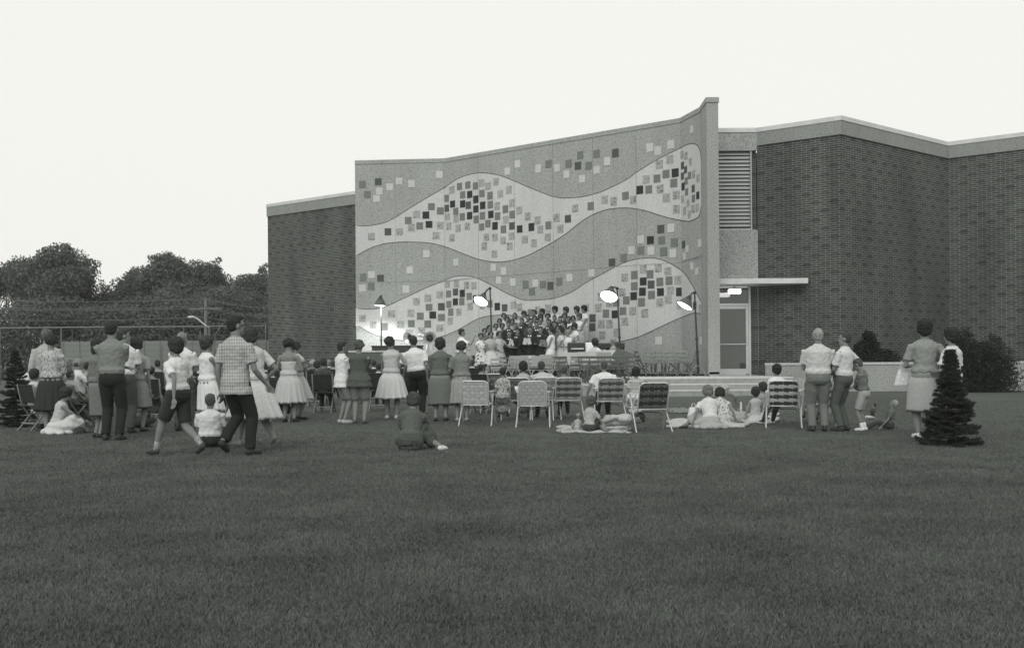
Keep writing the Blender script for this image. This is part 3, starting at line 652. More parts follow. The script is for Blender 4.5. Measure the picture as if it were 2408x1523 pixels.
for key, u, vf, rz, lab, web, kw in [
  ('A', 1124, 998, R(-7), 'empty lawn chair with pale worn webbing, leftmost of the webbed chairs', (.45, .40), {}),
  ('B', 1256, 1001, R(-4), 'empty lawn chair with tightly woven pale grey webbing beside a white cup', (.36, .38), dict(full=True)),
  ('C', 1216, 985, 0, 'dark webbed lawn chair mostly hidden behind the tightly woven pale chair', (.10, .16), {}),
  ('C2', 1283, 984, 0, 'lawn chair of the man in the white shirt with his arm round the woman', (.18, .3), {}),
  ('D', 1334, 985, R(4), 'plaid webbed lawn chair holding the crop haired boy', (.07, .26), {}),
  ('E', 1432, 988, R(5), 'plaid webbed lawn chair holding the crew cut man in a white shirt', (.07, .26), {}),
  ('F', 1527, 1013, R(9), 'very dark plaid lawn chair standing nearest the picnic blanket', (.03, .10), dict(w_=.50)),
  ('G', 1843, 1003, R(-12), 'checkered lawn chair with bright legs holding the woman with black curls', (.42, .05), {}),
  ('H', 1925, 997, R(-14), 'lawn chair half hidden behind the two standing men', (.12, .3), {}),
  ('I', 1165, 968, 0, 'lawn chair under the dark haired woman leaning in a black top', (.2, .12), {}),
  ('J', 75, 975, R(20), 'bright tubed lawn chair at the far left edge of the crowd', (.4, .2), {})]:
    q = foot(u, vf); CH_[key] = q; lawn_chair(q, rz, lab, web, **kw)
# dark folding chairs of the seated crowd
M_darkw = mat('dark_varnished_wood', .035, rough=.5, amt=.25)
def fold_chair(name, mt, ms, slats=0, w_=.42, q=1.):
    t = thing(name, 'spare', 'folding chair'); h = w_/2
    for s in (-1, 1):
        g = G(); g.tube([(s*h, -.24, 0), (s*h, -.10, .43), (s*h, -.20, .80)] if False else [(s*h, .22, 0), (s*h, -.12, .45), (s*h, -.22, .82)], .015, 6); g.build('leg', mt, t, True)
        g = G(); g.tube([(s*(h-.03), -.24, 0), (s*(h-.03), .17, .43)], .014, 6); g.build('leg', mt, t, True)
    g = G(); g.box((0, .02, .44), (w_-.05, .38, .022)); g.build('seat', ms, t, bevel=.006)
    g = G()
    if slats:
        for k in range(slats): z = .52+k*.135; g.box((0, -.135-(z-.45)*.27, z), (w_-.02, .016, .07), Matrix.Rotation(R(15), 3, 'X'))
    else: g.box((0, -.175, .66), (w_-.02, .018, .34), Matrix.Rotation(R(15), 3, 'X'))
    g.build('backrest', ms, t, bevel=.004)
    g = G(); g.box((0, .15, .12), (w_-.07, .02, .025)); g.box((0, -.15, .13), (w_-.07, .02, .025)); g.build('stretcher', mt, t)
    return t
fc0 = fold_chair('folding_chair', M_tubed, M_darkw); fc0_used = []
M_wood = mat('pale_varnished_wood', .33, rough=.5, amt=.15, scale=30); M_wood2 = mat('brown_varnished_wood', .13, rough=.5, amt=.2, scale=30)
wc0 = fold_chair('slat_chair', M_wood, M_wood, 3, .35); wc0.scale = (1, 1, .88); wc0_used = []
wd0 = fold_chair('slat_chair', M_wood2, M_wood2, 3, .35); wd0.scale = (1, 1, .93); wd0_used = []
def place(proto, used, loc, rz, label, group):
    if not used: used.append(1); proto.location = loc; proto.rotation_euler = (0, 0, rz); proto['label'] = label; proto['group'] = group; return proto
    return dup(proto, loc, rz, label, group)
ORD = ['first', 'second', 'third', 'fourth', 'fifth', 'sixth', 'seventh', 'eighth', 'ninth', 'tenth', 'eleventh', 'twelfth', 'thirteenth', 'fourteenth', 'fifteenth', 'sixteenth', 'seventeenth', 'eighteenth', 'nineteenth', 'twentieth']
gq = 'slatted wooden folding chairs on the stage'
for i, (u, Y, rz, d) in enumerate([(1172, 31.3, 6, 0), (1199, 31.6, 0, 0), (1216, 31.1, 4, 0), (1238, 31.3, -3, 0), (1262, 31.8, 3, 0), (1283, 31.2, 0, 0), (1308, 31.5, 8, 0), (1326, 31.2, -5, 1), (1350, 31.3, 4, 0), (1362, 31.9, 0, 1), (1382, 31.2, 0, 1), (1400, 31.6, -8, 1), (1418, 31.1, 0, 1), (1436, 31.5, 10, 1), (1458, 31.2, -4, 1), (1474, 31.9, 20, 1)]):
    Y += rnd.uniform(-.25, .9); rz = rz*1.5+rnd.choice((-32, -18, 12, 26, 38)); q = at(u, 850, Y); q.z = TZ
    place(*((wd0, wd0_used) if d else (wc0, wc0_used)), q, R(rz), '%s slatted chair from the left in the band row at the stage edge, %s' % (ORD[i], 'brown wood' if d else 'pale wood'), gq)
for i, (u, Y, rz) in enumerate([(1190, 32.6, 4), (1228, 32.7, 0), (1300, 32.8, 5), (1345, 32.6, -5), (1392, 33.0, 4), (1440, 33.0, 5)]):
    q = at(u, 850, Y); q.z = TZ
    place(wd0, wd0_used, q, R(rz), '%s brown slatted chair from the left in the second band row behind the edge row' % ORD[i], gq)
for i, (u, Y, rz) in enumerate([(1513, 33.6, -75), (1532, 33.2, 180), (1553, 33.6, 178), (1574, 33.2, 182), (1590, 33.8, 90), (1606, 33.3, 182), (1624, 33.8, 95), (1545, 34.3, 175), (1585, 34.4, 185)]):
    q = at(u, 850, Y); q.z = PZ
    place(wd0, wd0_used, q, R(rz), '%s slatted chair from the left of the empty group beside the pier' % ORD[i], 'empty slatted chairs beside the pier')
# music stands
M_stand = mat('grey_stand', .25, rough=.5, amt=.08); M_stand2 = mat('pale_stand', .40, rough=.6, amt=.06); M_blk = mat('black_metal', .03, rough=.5)
def music_stand(p, rz, tilt, label, m, w_=.55, z=1.0, roll=0):
    t = thing('music_stand', label, 'music stand', p, rz, 'music stands on the stage')
    Rm = Matrix.Rotation(R(roll), 3, 'Y') @ Matrix.Rotation(R(tilt), 3, 'X')
    g = G(); g.box((0, 0, z+.05), (w_, .012, .36), Rm); g.box(tuple(Rm @ Vector((0, -.03, -.18))+Vector((0, 0, z+.05))), (w_, .06, .012), Rm); g.build('desk', m, t, bevel=.003)
    g = G(); g.tube([(0, 0, .1), (0, 0, z)], .012, 6); g.build('post', M_tubed, t, True)
    for k in range(3): a = k*2.094+.5; g = G(); g.tube([(0, 0, .25), (.28*math.cos(a), .28*math.sin(a), .01)], .008, 5); g.build('leg', M_tubed, t, True)
for i, (u, v, Y, rz, m, w_, ti, lab) in enumerate([
  (1222, 850, 31.9, 14, 0, .56, -22, 'grey music stand with a slanting desk, leftmost before the choir men'),
  (1245, 849, 32.6, 30, 1, .5, -22, 'pale music stand turned sideways right of the leftmost stand'),
  (1275, 850, 31.9, 0, 0, .56, -24, 'grey music stand facing the audience under the dark suited men'),
  (1290, 847, 33.0, 18, 0, .5, -20, 'grey music stand half hidden behind the central one'),
  (1352, 843, 32.3, 0, 1, .82, -12, 'wide pale stand board below the small organ'),
  (1384, 841, 32.6, 22, 1, .6, -20, 'bright slanting stand between the two wide boards'),
  (1408, 840, 32.2, -4, 1, .66, -15, 'wide pale stand board in front of the seated organist'),
  (1421, 843, 32.0, 0, 0, .42, -12, 'small grey stand just before the crew cut man'),
  (1443, 836, 32.8, 0, 1, .6, -24, 'pale music stand in front of the blonde child on stage')]):
    q = at(u, v, Y); q2 = Vector((q.x, Y, TZ)); music_stand(q2, R(rz), ti, lab, (M_stand, M_stand2)[m], w_, q.z-TZ-.05)
q = at(1461, 838, 31.9); music_stand(Vector((q.x, 31.9, TZ)), R(-35), -30, 'dark music stand tilted steeply beside the lamp pole', mat('dark_stand', .09, rough=.5), .5, q.z-TZ-.05, 28)
# organ with white side, bench
q = at(1356, 850, 34.2); t = thing('electric_organ', 'small dark electric organ with a pale side in front of the choir', 'organ', (q.x, 34.2, TZ)); t.location.z = TZ
z1 = at(1350, 806, 34.2).z-TZ
g = G(); g.box((0, 0, z1-.14), (.52, .5, .28)); g.box((0, .05, (z1-.29)/2), (.5, .4, z1-.29)); g.build('case', M_darkw, t, bevel=.02)
g = G(); g.box((.02, -.27, z1-.18), (.38, .03, .03), mi=0); g.build('keyboard', mat('white_keys', .6), t)
g = G(); g.box((.44, .1, z1-.15), (.34, .5, .32)); g.build('side_panel', mat('white_panel', .7), t, bevel=.01)
q = at(1432, 850, 35.6); t = thing('piano', 'dark piano standing right of the organ behind the seated woman', 'piano', (q.x, 35.6, PZ)); z1 = at(1425, 806, 35.6).z-PZ
g = G(); g.box((.0, 0, z1-.10), (.95, .8, .18)); g.build('case', M_darkw, t, bevel=.03)
for x, y in ((-.4, -.3), (.4, -.3), (0, .3)): g = G(); g.tube([(x, y, 0), (x, y, z1-.18)], [.04, .07], 8); g.build('leg', M_darkw, t, True)
q = at(935, 850, 33.5); t = thing('upright_piano', 'dark upright piano standing left on the stage below the tubas', 'piano', (q.x, 33.5, TZ))
z1 = at(935, 815, 33.5).z-TZ
g = G(); g.box((0, .1, z1/2), (1.5, .35, z1)); g.box((0, -.2, z1*.52), (1.44, .34, .1)); g.box((0, -.1, .3), (1.4, .2, .6)); g.build('case', mat('piano_wood', .05, rough=.35), t, bevel=.015)
g = G(); g.box((0, -.09, z1*.82), (1.3, .015, .03)); g.box((0, -.3, z1*.575), (1.3, .14, .015)); g.build('keyboard', mat('white_keys', .6), t)
g = G(); g.box((0, .1, z1+.02), (1.54, .4, .035)); g.build('lid', mat('piano_wood', .05, rough=.35), t, bevel=.01)
q = at(880, 850, 32.5); t = thing('instrument_case', 'long dark equipment case lying on the stage behind the seated crowd', 'case', (q.x, 32.5, TZ)); z1 = at(880, 824, 32.5).z-TZ
g = G(); g.box((0, 0, z1/2), (1.35, .5, z1-.03)); g.build('body', mat('case_dark', .10, amt=.3), t, bevel=.02); g = G(); g.box((0, -.01, z1-.03), (1.4, .54, .05)); g.build('lid', mat('case_edge', .4), t, bevel=.01)
# sousaphones on stands
M_brass = mat('silver_brass', .72, rough=.3, metal=.6, amt=.04)
def sousaphone(p, rz, rx, label, r0=.33):
    t = thing('sousaphone', label, 'sousaphone', p, rz, 'silver sousaphones at the back of the stage')
    g = G(); Rm = Matrix.Rotation(rx, 3, 'X')
    prof = [(.33, .0), (.325, .02), (.27, .05), (.20, .10), (.14, .18), (.105, .28), (.08, .42), (.07, .55)]
    rings = []
    for r_, y in prof: rings.append([tuple(Rm @ Vector((r_*r0/.33*math.cos(a), y, r_*r0/.33*math.sin(a)))) for a in np.linspace(0, 6.283, 28, endpoint=False)])
    inner = [[tuple(Rm @ Vector(((r_*r0/.33-.006)*math.cos(a), y+.006, (r_*r0/.33-.006)*math.sin(a)))) for a in np.linspace(0, 6.283, 28, endpoint=False)] for r_, y in prof]
    g.loft(inner[::-1]+rings, cap=False); b = g.build('bell', M_brass, t, True)
    g = G(); g.ell(tuple(Rm @ Vector((0, .16, -.0))), (.115*r0/.27, .13, .115*r0/.27), None, 16, 8)  # black plug standing in for the shade down the hollow bell
    g.build('throat_shade', M_blk, b, True)
    g = G(); e = Rm @ Vector((0, .55, 0)); P = [e]
    for k in range(14):
        a = k/13*5.6; P.append(e+Vector((.0+.36*math.sin(a)*.9, .08*math.cos(a)+.02*k/13, -.40+.38*math.cos(a))))
    g.tube([tuple(q) for q in P], [.065-.003*k for k in range(len(P))], 10); g.build('coil', M_brass, t, True)
    g = G(); 
    for k in range(3): g.tube([(-.08+.06*k, e.y-.05, -.55), (-.08+.06*k, e.y-.05, -.25)], .022, 8)
    g.build('valve', M_brass, t, True)
    return t
q = at(1012, 795, 35.4); sousaphone(q, R(6), 0, 'silver sousaphone with its round bell facing the audience', .215)
q = at(960, 796, 35.6); sousaphone(q, R(-38), R(14), 'silver sousaphone with its bell turned sideways over the piano', .21)
# ---- floodlights on stands
def flood(u, vb, Y, zb, vt, uh, vh, aim, label, lit=8, power=60, ut=None, sc=1.0):
    b = at(u, vb, Y); t = thing('floodlight', label, 'floodlight', (b.x, Y, zb), 0, 'floodlights on tall stands')
    top = at(ut or u, vt, Y); hd = at(uh, vh, Y); o_ = Vector((b.x, Y, zb)); T = top-o_; H = hd-o_; H.y = -.05
    g = G(); g.tube([(0, 0, .1), tuple(T*.45), tuple(T)], [.04, .028, .022], 8); g.tube([tuple(T*.44), tuple(T*.46)], .042, 8); g.build('pole', M_darkw, t, True)
    for k in range(4):
        a = k*math.pi/2+.6; g = G(); g.tube([(0, 0, .32), (.12*math.cos(a), .12*math.sin(a), .28), (.3*math.cos(a), .3*math.sin(a), .04), (.38*math.cos(a), .38*math.sin(a), .015)], [.028, .025, .02, .02], 6); g.build('foot', mat('iron_foot', .14), t, True)
    d = Vector(aim).normalized(); Q = d.to_track_quat('Z', 'Y').to_matrix()
    g = G(); back = H-d*.20
    g.tube([tuple(T), tuple(T.lerp(back, .5)+Vector((0, 0, .05))), tuple(back)], .025, 6); g.ell(tuple(T), .05, None, 8, 6); g.build('bracket', M_darkw, t, True)
    prof = [(.045, -.25), (.06, -.17), (.08, -.15), (.15, -.06), (.205, .03), (.235, .10), (.24, .112)]; prof = [(a*sc, b*sc) for a, b in prof]
    rg = [[tuple(Q @ Vector((r_*math.cos(a), r_*math.sin(a), z))+H) for a in np.linspace(0, 6.283, 24, endpoint=False)] for r_, z in prof]
    ri = [[tuple(Q @ Vector(((r_-.006)*math.cos(a), (r_-.006)*math.sin(a), z))+H) for a in np.linspace(0, 6.283, 24, endpoint=False)] for r_, z in prof]
    g = G(); g.loft(rg[:1]+rg, cap=False); g.loft(ri[::-1]+rg[-1:], cap=False); sh = g.build('reflector', mat('reflector_shade', .10, rough=.4), t, True)
    g = G(); n0 = [(.228*math.sin(a), .10+.055*math.cos(a)) for a in (1.57, 1.2, .8, .4, .02)]; n0 = [(a*sc, b*sc) for a, b in n0]
    g.loft([[tuple(Q @ Vector((r_*math.cos(a), r_*math.sin(a), z-.01))+H) for a in np.linspace(0, 6.283, 24, endpoint=False)] for r_, z in n0]); g.build('lit_lens', mat('lit_lens', .9, emit=lit), sh, True)
    l = bpy.data.lights.new('floodlight_beam', 'SPOT'); l.energy = power; l.spot_size = R(150); l.spot_blend = .6; l.shadow_soft_size = .12; l.color = (1, 1, .96)
    lo = bpy.data.objects.new('floodlight_beam', l); COL.objects.link(lo); lo.parent = t; lo.location = H+d*.19*sc; lo.rotation_euler = (-d).to_track_quat('Z', 'Y').to_euler()
    return t
flood(897, 830, 42.1, PZ, 697, 895, 711, (-.10, .02, -1), 'leftmost floodlight with a cone shade throwing a bright patch on the wall', 9, 420, 897)
flood(1160, 870, 36.2, PZ, 678, 1134, 703, (-.42, -.62, -.9), 'second floodlight from the left, tilted left above the choir', 10, 60, 1153)
flood(1462, 884, 33.6, PZ, 678, 1434, 691, (-.30, -.62, -.85), 'brightest floodlight, glowing over the right end of the choir', 14, 60, 1452, sc=1.1)
flood(1643, 882, 33.3, PZ, 688, 1614, 712, (-.55, -.15, -.9), 'rightmost floodlight in front of the pier with its dark shade tipped down', 8, 60, 1634)
# cable sagging from a lamp
g = G(); A = at(1470, 826, 33.4); B = at(1500, 838, 33.4); C_ = at(1512, 860, 33.4); D_ = at(1520, 884, 33.4); g.tube([tuple(A), tuple(B), tuple(C_), tuple(D_)], .012, 6); tag(g.build('power_cable', M_blk, None, True), 'thin dark power cable sagging from the brightest floodlight stand', 'cable')
# riser blocks under the choir
def riser(k, z):
    a0 = Vector((-.9, 38.2+k*.85)); 
for k, (z, off) in enumerate(((.98, 0), (1.22, .75), (1.42, 1.5))):
    A = Vector((-1.25, 38.6+off*.95)); B = Vector((3.2, 35.9+off*.95)); d = (B-A); ln = d.length; d /= ln; g = G(); c = (A+B)/2; Rm = Matrix(((d.x, -d.y, 0), (d.y, d.x, 0), (0, 0, 1)))
    g.box((c.x, c.y, (PZ+z)/2), (ln, .70, z-PZ), Rm); g.box((c.x, c.y, z+.012), (ln+.03, .73, .02), Rm)
    tag(g.build('choir_riser', M_darkw, None, bevel=.004), ['lowest dark wooden riser step under the choir', 'middle dark wooden riser step under the choir', 'highest dark wooden riser step under the back choir row'][k], 'riser', 'riser steps under the choir')
# blankets and bags
def blanket(u0, v0, u1, v1, label, m, wr=.03):
    pts = [foot(u0, v1), foot(u1, v1), foot(u1, v0), foot(u0, v0)]; g = G(); n = 26; V = []
    for top_ in (1, 0):
        for j in range(n):
            for i in range(n):
                s, t_ = i/(n-1), j/(n-1); q = (pts[0]*(1-s)+pts[1]*s)*(1-t_)+(pts[3]*(1-s)+pts[2]*s)*t_
                q = q+Vector((.05*math.sin(t_*11+u0), .07*math.sin(s*13+v0), 0)); z = q.z+.02+(wr*(.5+.5*math.sin(s*23+3*math.sin(t_*9+u0))*math.sin(t_*17)) if top_ else -.015); V.append((q.x, q.y, z))
    F = [(j*n+i, j*n+i+1, (j+1)*n+i+1, (j+1)*n+i) for j in range(n-1) for i in range(n-1)]
    rim = [i for i in range(n)]+[j*n+n-1 for j in range(1, n)]+[(n-1)*n+i for i in range(n-2, -1, -1)]+[j*n for j in range(n-2, 0, -1)]; k = n*n
    F2 = [tuple(q+k for q in f[::-1]) for f in F]; F3 = [(rim[i], k+rim[i], k+rim[(i+1) % len(rim)], rim[(i+1) % len(rim)]) for i in range(len(rim))]
    g.add(V, F+F2+F3); return tag(g.build('blanket', m, None, True), label, 'blanket', 'blankets on the lawn')
M_blk1 = mat('blanket_pale', .40, kind='floral', v2=.22, scale=9)
blanket(1315, 1004, 1478, 1019, 'pale rumpled blanket under the children before the plaid chairs', M_blk1)
blanket(1575, 988, 1760, 1006, 'long pale blanket under the three seated women', mat('blanket_white', .45, amt=.2, scale=12))
blanket(1572, 962, 1640, 972, 'grey patterned blanket lying empty between the chairs and the seated women', mat('blanket_grey', .2, kind='floral', v2=.1, scale=12))
blanket(1738, 975, 1830, 996, 'white blanket under the girl beside the checkered chair', mat('blanket_white', .45, amt=.2, scale=12))
blanket(78, 955, 112, 972, 'small white cloth lying beside the left edge chair', mat('blanket_white', .45, amt=.2, scale=12))
def paper_bag(p, h, label, m, name='paper_bag', rz=0, w_=.2, cat='bag'):
    t = thing(name, label, cat, p, rz); g = G()
    rg = [[(w_/2*sx*k, .06*sy*k2, z) for sx, sy in ((-1, -1), (1, -1), (1, 1), (-1, 1))] for z, k, k2 in ((0, 1, 1), (h*.5, .95, 1.05), (h*.85, .8, .5), (h, .78, .2))]
    g.loft(rg); g.build('body', m, t, bevel=.005)
    g = G(); g.tube([(-w_*.2, 0, h*.97), (-w_*.12, 0, h*1.2), (w_*.12, 0, h*1.2), (w_*.2, 0, h*.97)], .006, 5); g.build('handle', m, t, True)
paper_bag(foot(1632, 1002), .34, 'white bag standing beside the light haired seated woman', mat('white_paper', .7, amt=.05), rz=.3)
paper_bag(foot(1741, 992), .2, 'small pale bag with a white bottle between the seated women', mat('pale_bag', .35), w_=.26)
q = foot(1741, 990); g = G(); g.tube([(q.x+.02, q.y, q.z+.03), (q.x+.02, q.y, q.z+.30), (q.x+.02, q.y, q.z+.36)], [.025, .022, .012], 8); tag(g.build('bottle', mat('white_plastic', .6)), 'slim white bottle standing behind the small pale bag', 'bottle')
q = foot(1214, 1001); g = G(); 
q = CH_['B']; g.tube([(q.x-.30, q.y-.02, q.z+.63), (q.x-.30, q.y-.02, q.z+.72)], [.035, .045], 12, ends=False); tag(g.build('paper_cup', mat('white_paper', .7, amt=.05), None, True), 'white paper cup on the arm of the tightly woven pale chair', 'cup')
# ================================================================ PEOPLE
def V3(*a): return np.array(a, float)
def unit(a): return a/(np.linalg.norm(a)+1e-9)
def ik(a, c, l1, l2, pole):                             # middle joint of a two-bone limb
    d = c-a; L = np.linalg.norm(d)
    if L > (l1+l2)*.995: c = a+d/L*(l1+l2)*.995; d = c-a; L = np.linalg.norm(d)
    x = (l1*l1-l2*l2+L*L)/(2*L); y = math.sqrt(max(l1*l1-x*x, 0)); u_ = d/L; p = pole-u_*np.dot(pole, u_)
    return a+u_*x+unit(p)*y, c
def rot(ax, a): return np.array(Matrix.Rotation(a, 3, ax))
ARM = {'down': ((.10, .02, -.97), (.2, -1, 0)), 'bent': ((-.05, .48, -.52), (.5, -.6, -.6)), 'cross': ((-.62, .36, -.52), (1, .1, -.5)),
       'book': ((-.30, .62, -.40), (.6, -.3, -1)), 'lap': ((-.25, .52, -.62), (.8, -.5, -.2)), 'prop': ((.35, -.42, -.86), (.3, -1, 0)),
       'propf': ((.25, .55, -.80), (.6, -.6, 0)), 'hip': ((.08, .06, -.60), (1, -.5, 0)), 'reach': ((.70, .45, -.42), (.3, -.2, -1)), 'out': ((.38, .10, -.90), (.5, -.8, 0)),
       'chin': ((-.42, .50, .05), (.4, .3, -1)), 'back': ((-.30, -.22, -.72), (1, -.3, 0)), 'swing': ((.12, .42, -.82), (.2, -1, 0)), 'swingb': ((.15, -.38, -.86), (.2, -1, 0)),
       'front': ((-.38, .34, -.72), (1, -.1, -.2)), 'armr': ((.12, .12, -.70), (.6, -1, 0)), 'round': ((1.0, .0, -.08), (0, -.5, -1)), 'raise': ((.45, .50, .15), (.4, .2, -1)), 'knees': ((-.1, .80, -.45), (.8, 0, -.4)), 'clap': ((-.40, .55, -.18), (.7, 0, -1))}
GR = {'spect': 'people watching on the lawn', 'seat': 'people seated in the crowd', 'choir': 'choir singers on the risers'}
def person(label, P, h, rz=0, pose='stand', arms=('down', 'down'), top=.5, bot=.05, skin=.2, hair=.03, hs='short', sex='m', sl='short', bt='trousers', pat=None,
           lean=0, side=0, yaw=0, pitch=0, build=1.0, stride=0, group='spect', shoe=.03, hem=None, full=.16, tuck=True, glasses=False, sox=None, patb=None, coat=False, barefoot=False, up=0, item=None, child=False, lod=None):
    D = P.y; t = thing('person', label, 'person', P, rz, GR.get(group, group)); near = D < 24 if lod is None else lod
    vox = max(.0105, min(.024, D*.00068)); F = sex == 'f'
    kid = max(0, min(1, (1.5-h)/.5)); hd = (.125+.036*kid)*h/.125*.125      # head height
    hsz = (h*.147+kid*.028*h)/.2285                      # 1 for a 1.75 m adult
    S = h
    st = {'stand': (0, 0, .515*h), 'chair': (0, -.02, .49), 'ground': (0, 0, .075*h), 'kneel': (0, 0, .13*h)}[pose]
    pv = V3(*st)
    ln, sd = R(lean), R(side)
    T = rot('Y', sd) @ rot('X', -ln)                    # torso frame: columns right, front, up
    Rt, Fr, Up = T[:, 0], T[:, 1], T[:, 2]
    build = build*(1.13 if F else 1.08); bw = build; sw = (.113 if not F else .101)*h*(.5+.5*bw); body = G(); hx = (.052 if not F else .055)*h
    if kid: sw *= 1-.06*kid
    def sec(tv, w_, d_, yo=0, n=16):
        c = pv+Up*tv*h+Fr*yo*h; return [c+Rt*w_*h*math.cos(a)+Fr*d_*h*math.sin(a) for a in np.linspace(0, 2*math.pi, n, endpoint=False)]
    hipw = (.093 if not F else .102)*bw; wst = (.082 if not F else .069)*bw; chw = (.096 if not F else .087)*(.4+.6*bw); dp = .062*bw
    if pose != 'stand' and F: hipw *= 1.04
    SECS = [(-.055, hipw*.75, dp*.85, 0), (-.02, hipw*.98, dp*1.08, -.006), (.02, hipw, dp*1.12, -.006), (.06, (hipw+wst)/2, dp, 0), (.105, wst, dp*.92, .003), (.15, wst*1.04, dp*.98, .004), (.21, chw, dp*1.1, .006 if not F else .014), (.26, chw*1.1, dp*1.02, 0), (.285, chw*1.02, dp*.85, -.004), (.30, chw*.86, dp*.7, -.006), (.315, chw*.60, dp*.6, -.006), (.332, .040, .037, -.004), (.345, .034, .034, -.002)]
    body.loft([sec(a, b-.004, c-.004, y) for a, b, c, y in SECS])
    nb = pv+Up*.318*h; Hf = T @ rot('Z', -R(yaw)) @ rot('X', R(pitch)-ln*.0); Hr, Hfr, Hu = Hf[:, 0], Hf[:, 1], Hf[:, 2]
    HC = nb+Up*.012*h+Hu*(.134*hsz)+Fr*.012*hsz; k = hsz
    def hp(x, y, z): return HC+(Hr*x+Hfr*y+Hu*z)*k
    body.tube([nb-Up*.03*h, nb+Up*.01*h, hp(0, -.015, -.07)], [(.038 if not F else .031)*h*(1-.2*kid), (.034 if not F else .028)*h*(1-.2*kid), .053*k], 12)
    Hm = np.stack([Hr, Hfr, Hu], 1)
    body.ell(hp(0, -.008, .02), (.074*k, .092*k, .094*k), Hm, 16, 12); body.ell(hp(0, .024, -.048), (.056*k, .062*k, .068*k), Hm, 14, 10)
    body.ell(hp(0, .062, -.092), (.026*k, .022*k, .02*k), Hm); 
    body.tube([hp(0, .078, .012), hp(0, .098, -.022)], [.008*k, .014*k], 8)
    for s in (-1, 1): body.ell(hp(s*.078, -.008, -.008), (.010*k, .020*k, .032*k), Hm, 8, 6)
    paint = None
    if D < 45: paint = [(hp(s*.031, .083, .004), .013*k+vox*.25, 1) for s in (-1, 1)]+[(hp(0, .086, -.056), .014*k+vox*.2, 1)]
    J = {}
    ex = G(); 
    for i, s in enumerate((-1, 1)):                      # arms
        sh = pv+Up*.266*h+Rt*s*sw; o_, pl = ARM[arms[i]] if isinstance(arms[i], str) else arms[i]
        A = .325*h; up_ = T if pose == 'stand' or True else None
        tgt = sh+(Rt*s*o_[0]+V3(0, 1, 0)*0+Fr*o_[1]*.5+V3(Rt[1]*0, 1, 0)*o_[1]*.5+V3(0, 0, 1)*o_[2])*A
        if tgt[2] < .02: tgt[2] = .02
        el, wr = ik(sh, tgt, .172*h, .153*h, Rt*s*pl[0]+V3(0, 1, 0)*pl[1]+V3(0, 0, 1)*pl[2])
        J['s%d' % s] = sh; J['e%d' % s] = el; J['w%d' % s] = wr; m_ = .026*h*(.6+.4*bw)*(1 if not F else .88)
        body.ell(sh-Up*.008*h-Rt*s*.010*h, (m_*1.25,)*3, None, 10, 8)
        body.tube([sh, sh.copy()*.5+el*.5, el, el*.65+wr*.35, wr], [m_*1.12, m_*1.0, m_*.80, m_*.84, m_*.50], 10)
        d = unit(wr-el); hl = .052*h                      # hand: palm, four bent fingers of unequal length, thumb from the side
        nrm = unit(np.cross(d, V3(0, 1, .2)) if abs(d[1]) < .9 else np.cross(d, V3(1, 0, 0))); wd = unit(np.cross(nrm, d)); nrm = nrm*(-s)
        pc = wr+d*hl*.62; Q = np.stack([wd, nrm, d], 1); body.tube([wr, pc], [m_*.5, m_*.55], 8)
        hg = ex if near else body
        hg.ell(pc+d*hl*.1, (hl*.46, hl*.2, hl*.62), Q, 10, 8)
        if D < 32:
            for q, (o1, L1) in enumerate(((-.33, .82), (-.12, .95), (.11, .9), (.32, .7))):
                b0 = pc+d*hl*.52+wd*o1*hl; b1 = b0+(d*.9-nrm*.25)*hl*L1*.5; b2 = b1+(d*.6-nrm*.75)*hl*L1*.45
                hg.tube([b0, b1, b2], [hl*.115, hl*.10, hl*.075], 6)
            b0 = pc-d*hl*.15-wd*.36*hl; b1 = b0+(d*.55-wd*.55-nrm*.2)*hl*.5; b2 = b1+(d*.85-wd*.1-nrm*.3)*hl*.42; hg.tube([b0, b1, b2], [hl*.14, hl*.12, hl*.085], 6)
    leg = []
    for s in (-1, 1):                                    # legs
        hj = pv+rot('Y', 0)[:, 0]*s*hx-V3(0, 0, .012*h)
        if pose == 'stand':
            f = V3(s*.058*h, 0, .043*h); heel = 0
            if stride: f = f+V3(0, stride*s*.5, 0); heel = .07*h if s*stride < 0 else 0; f[2] += heel
            pole = V3(s*.08, 1, 0)
        elif pose == 'chair': f = V3(s*.085*h, .40+.02*s, .055*h); heel = 0; pole = V3(0, 1, 1)
        elif pose == 'kneel': f = V3(s*.06*h, -.16*h, .03*h); heel = 0; pole = V3(0, 1, 0)
        else:
            heel = 0; m_ = stride or 1
            if m_ == 1: f = V3(.23*h+(.06 if s < 0 else 0)*h, .12*h+.07*h*s, .035*h); pole = V3(.2, 1, .9 if s > 0 else .3)       # legs to the right
            elif m_ == 2: f = V3(-.30*h, .14*h+.05*h*s, .035*h); pole = V3(-.2, 1, .6)
            elif m_ == 3: f = V3(s*.05*h-.0, .36*h, .03*h); pole = V3(s*.4, .4, 1)                                                # knees up
            elif m_ == 4: f = V3(-s*.09*h, .17*h, .03*h); pole = V3(s*1.2, .6, .35)                                              # crossed
            else: f = V3(s*.1*h, .44*h, .03*h); pole = V3(s*.2, .3, 1)
        kn, an = ik(hj, f, .245*h, .238*h, pole)
        if pose != 'stand': kn[2] = max(kn[2], .05*h)
        bl = .5+.5*bw; body.tube([hj+V3(0, 0, .02*h), hj*.6+kn*.4, kn, kn*.7+an*.3, an], [.052*h*bl, .046*h*bl, .033*h*bl, .034*h*bl, .019*h], 12)
        fw = unit(V3(s*.2, 1, 0)) if pose in ('stand', 'chair') else unit(V3(an[0]-kn[0]+.0, an[1]-kn[1]+.3, 0)*1.0+V3(s*.1, .3, 0))
        if pose == 'stand' and stride: fw = V3(s*.08, 1, 0); fw = unit(fw)
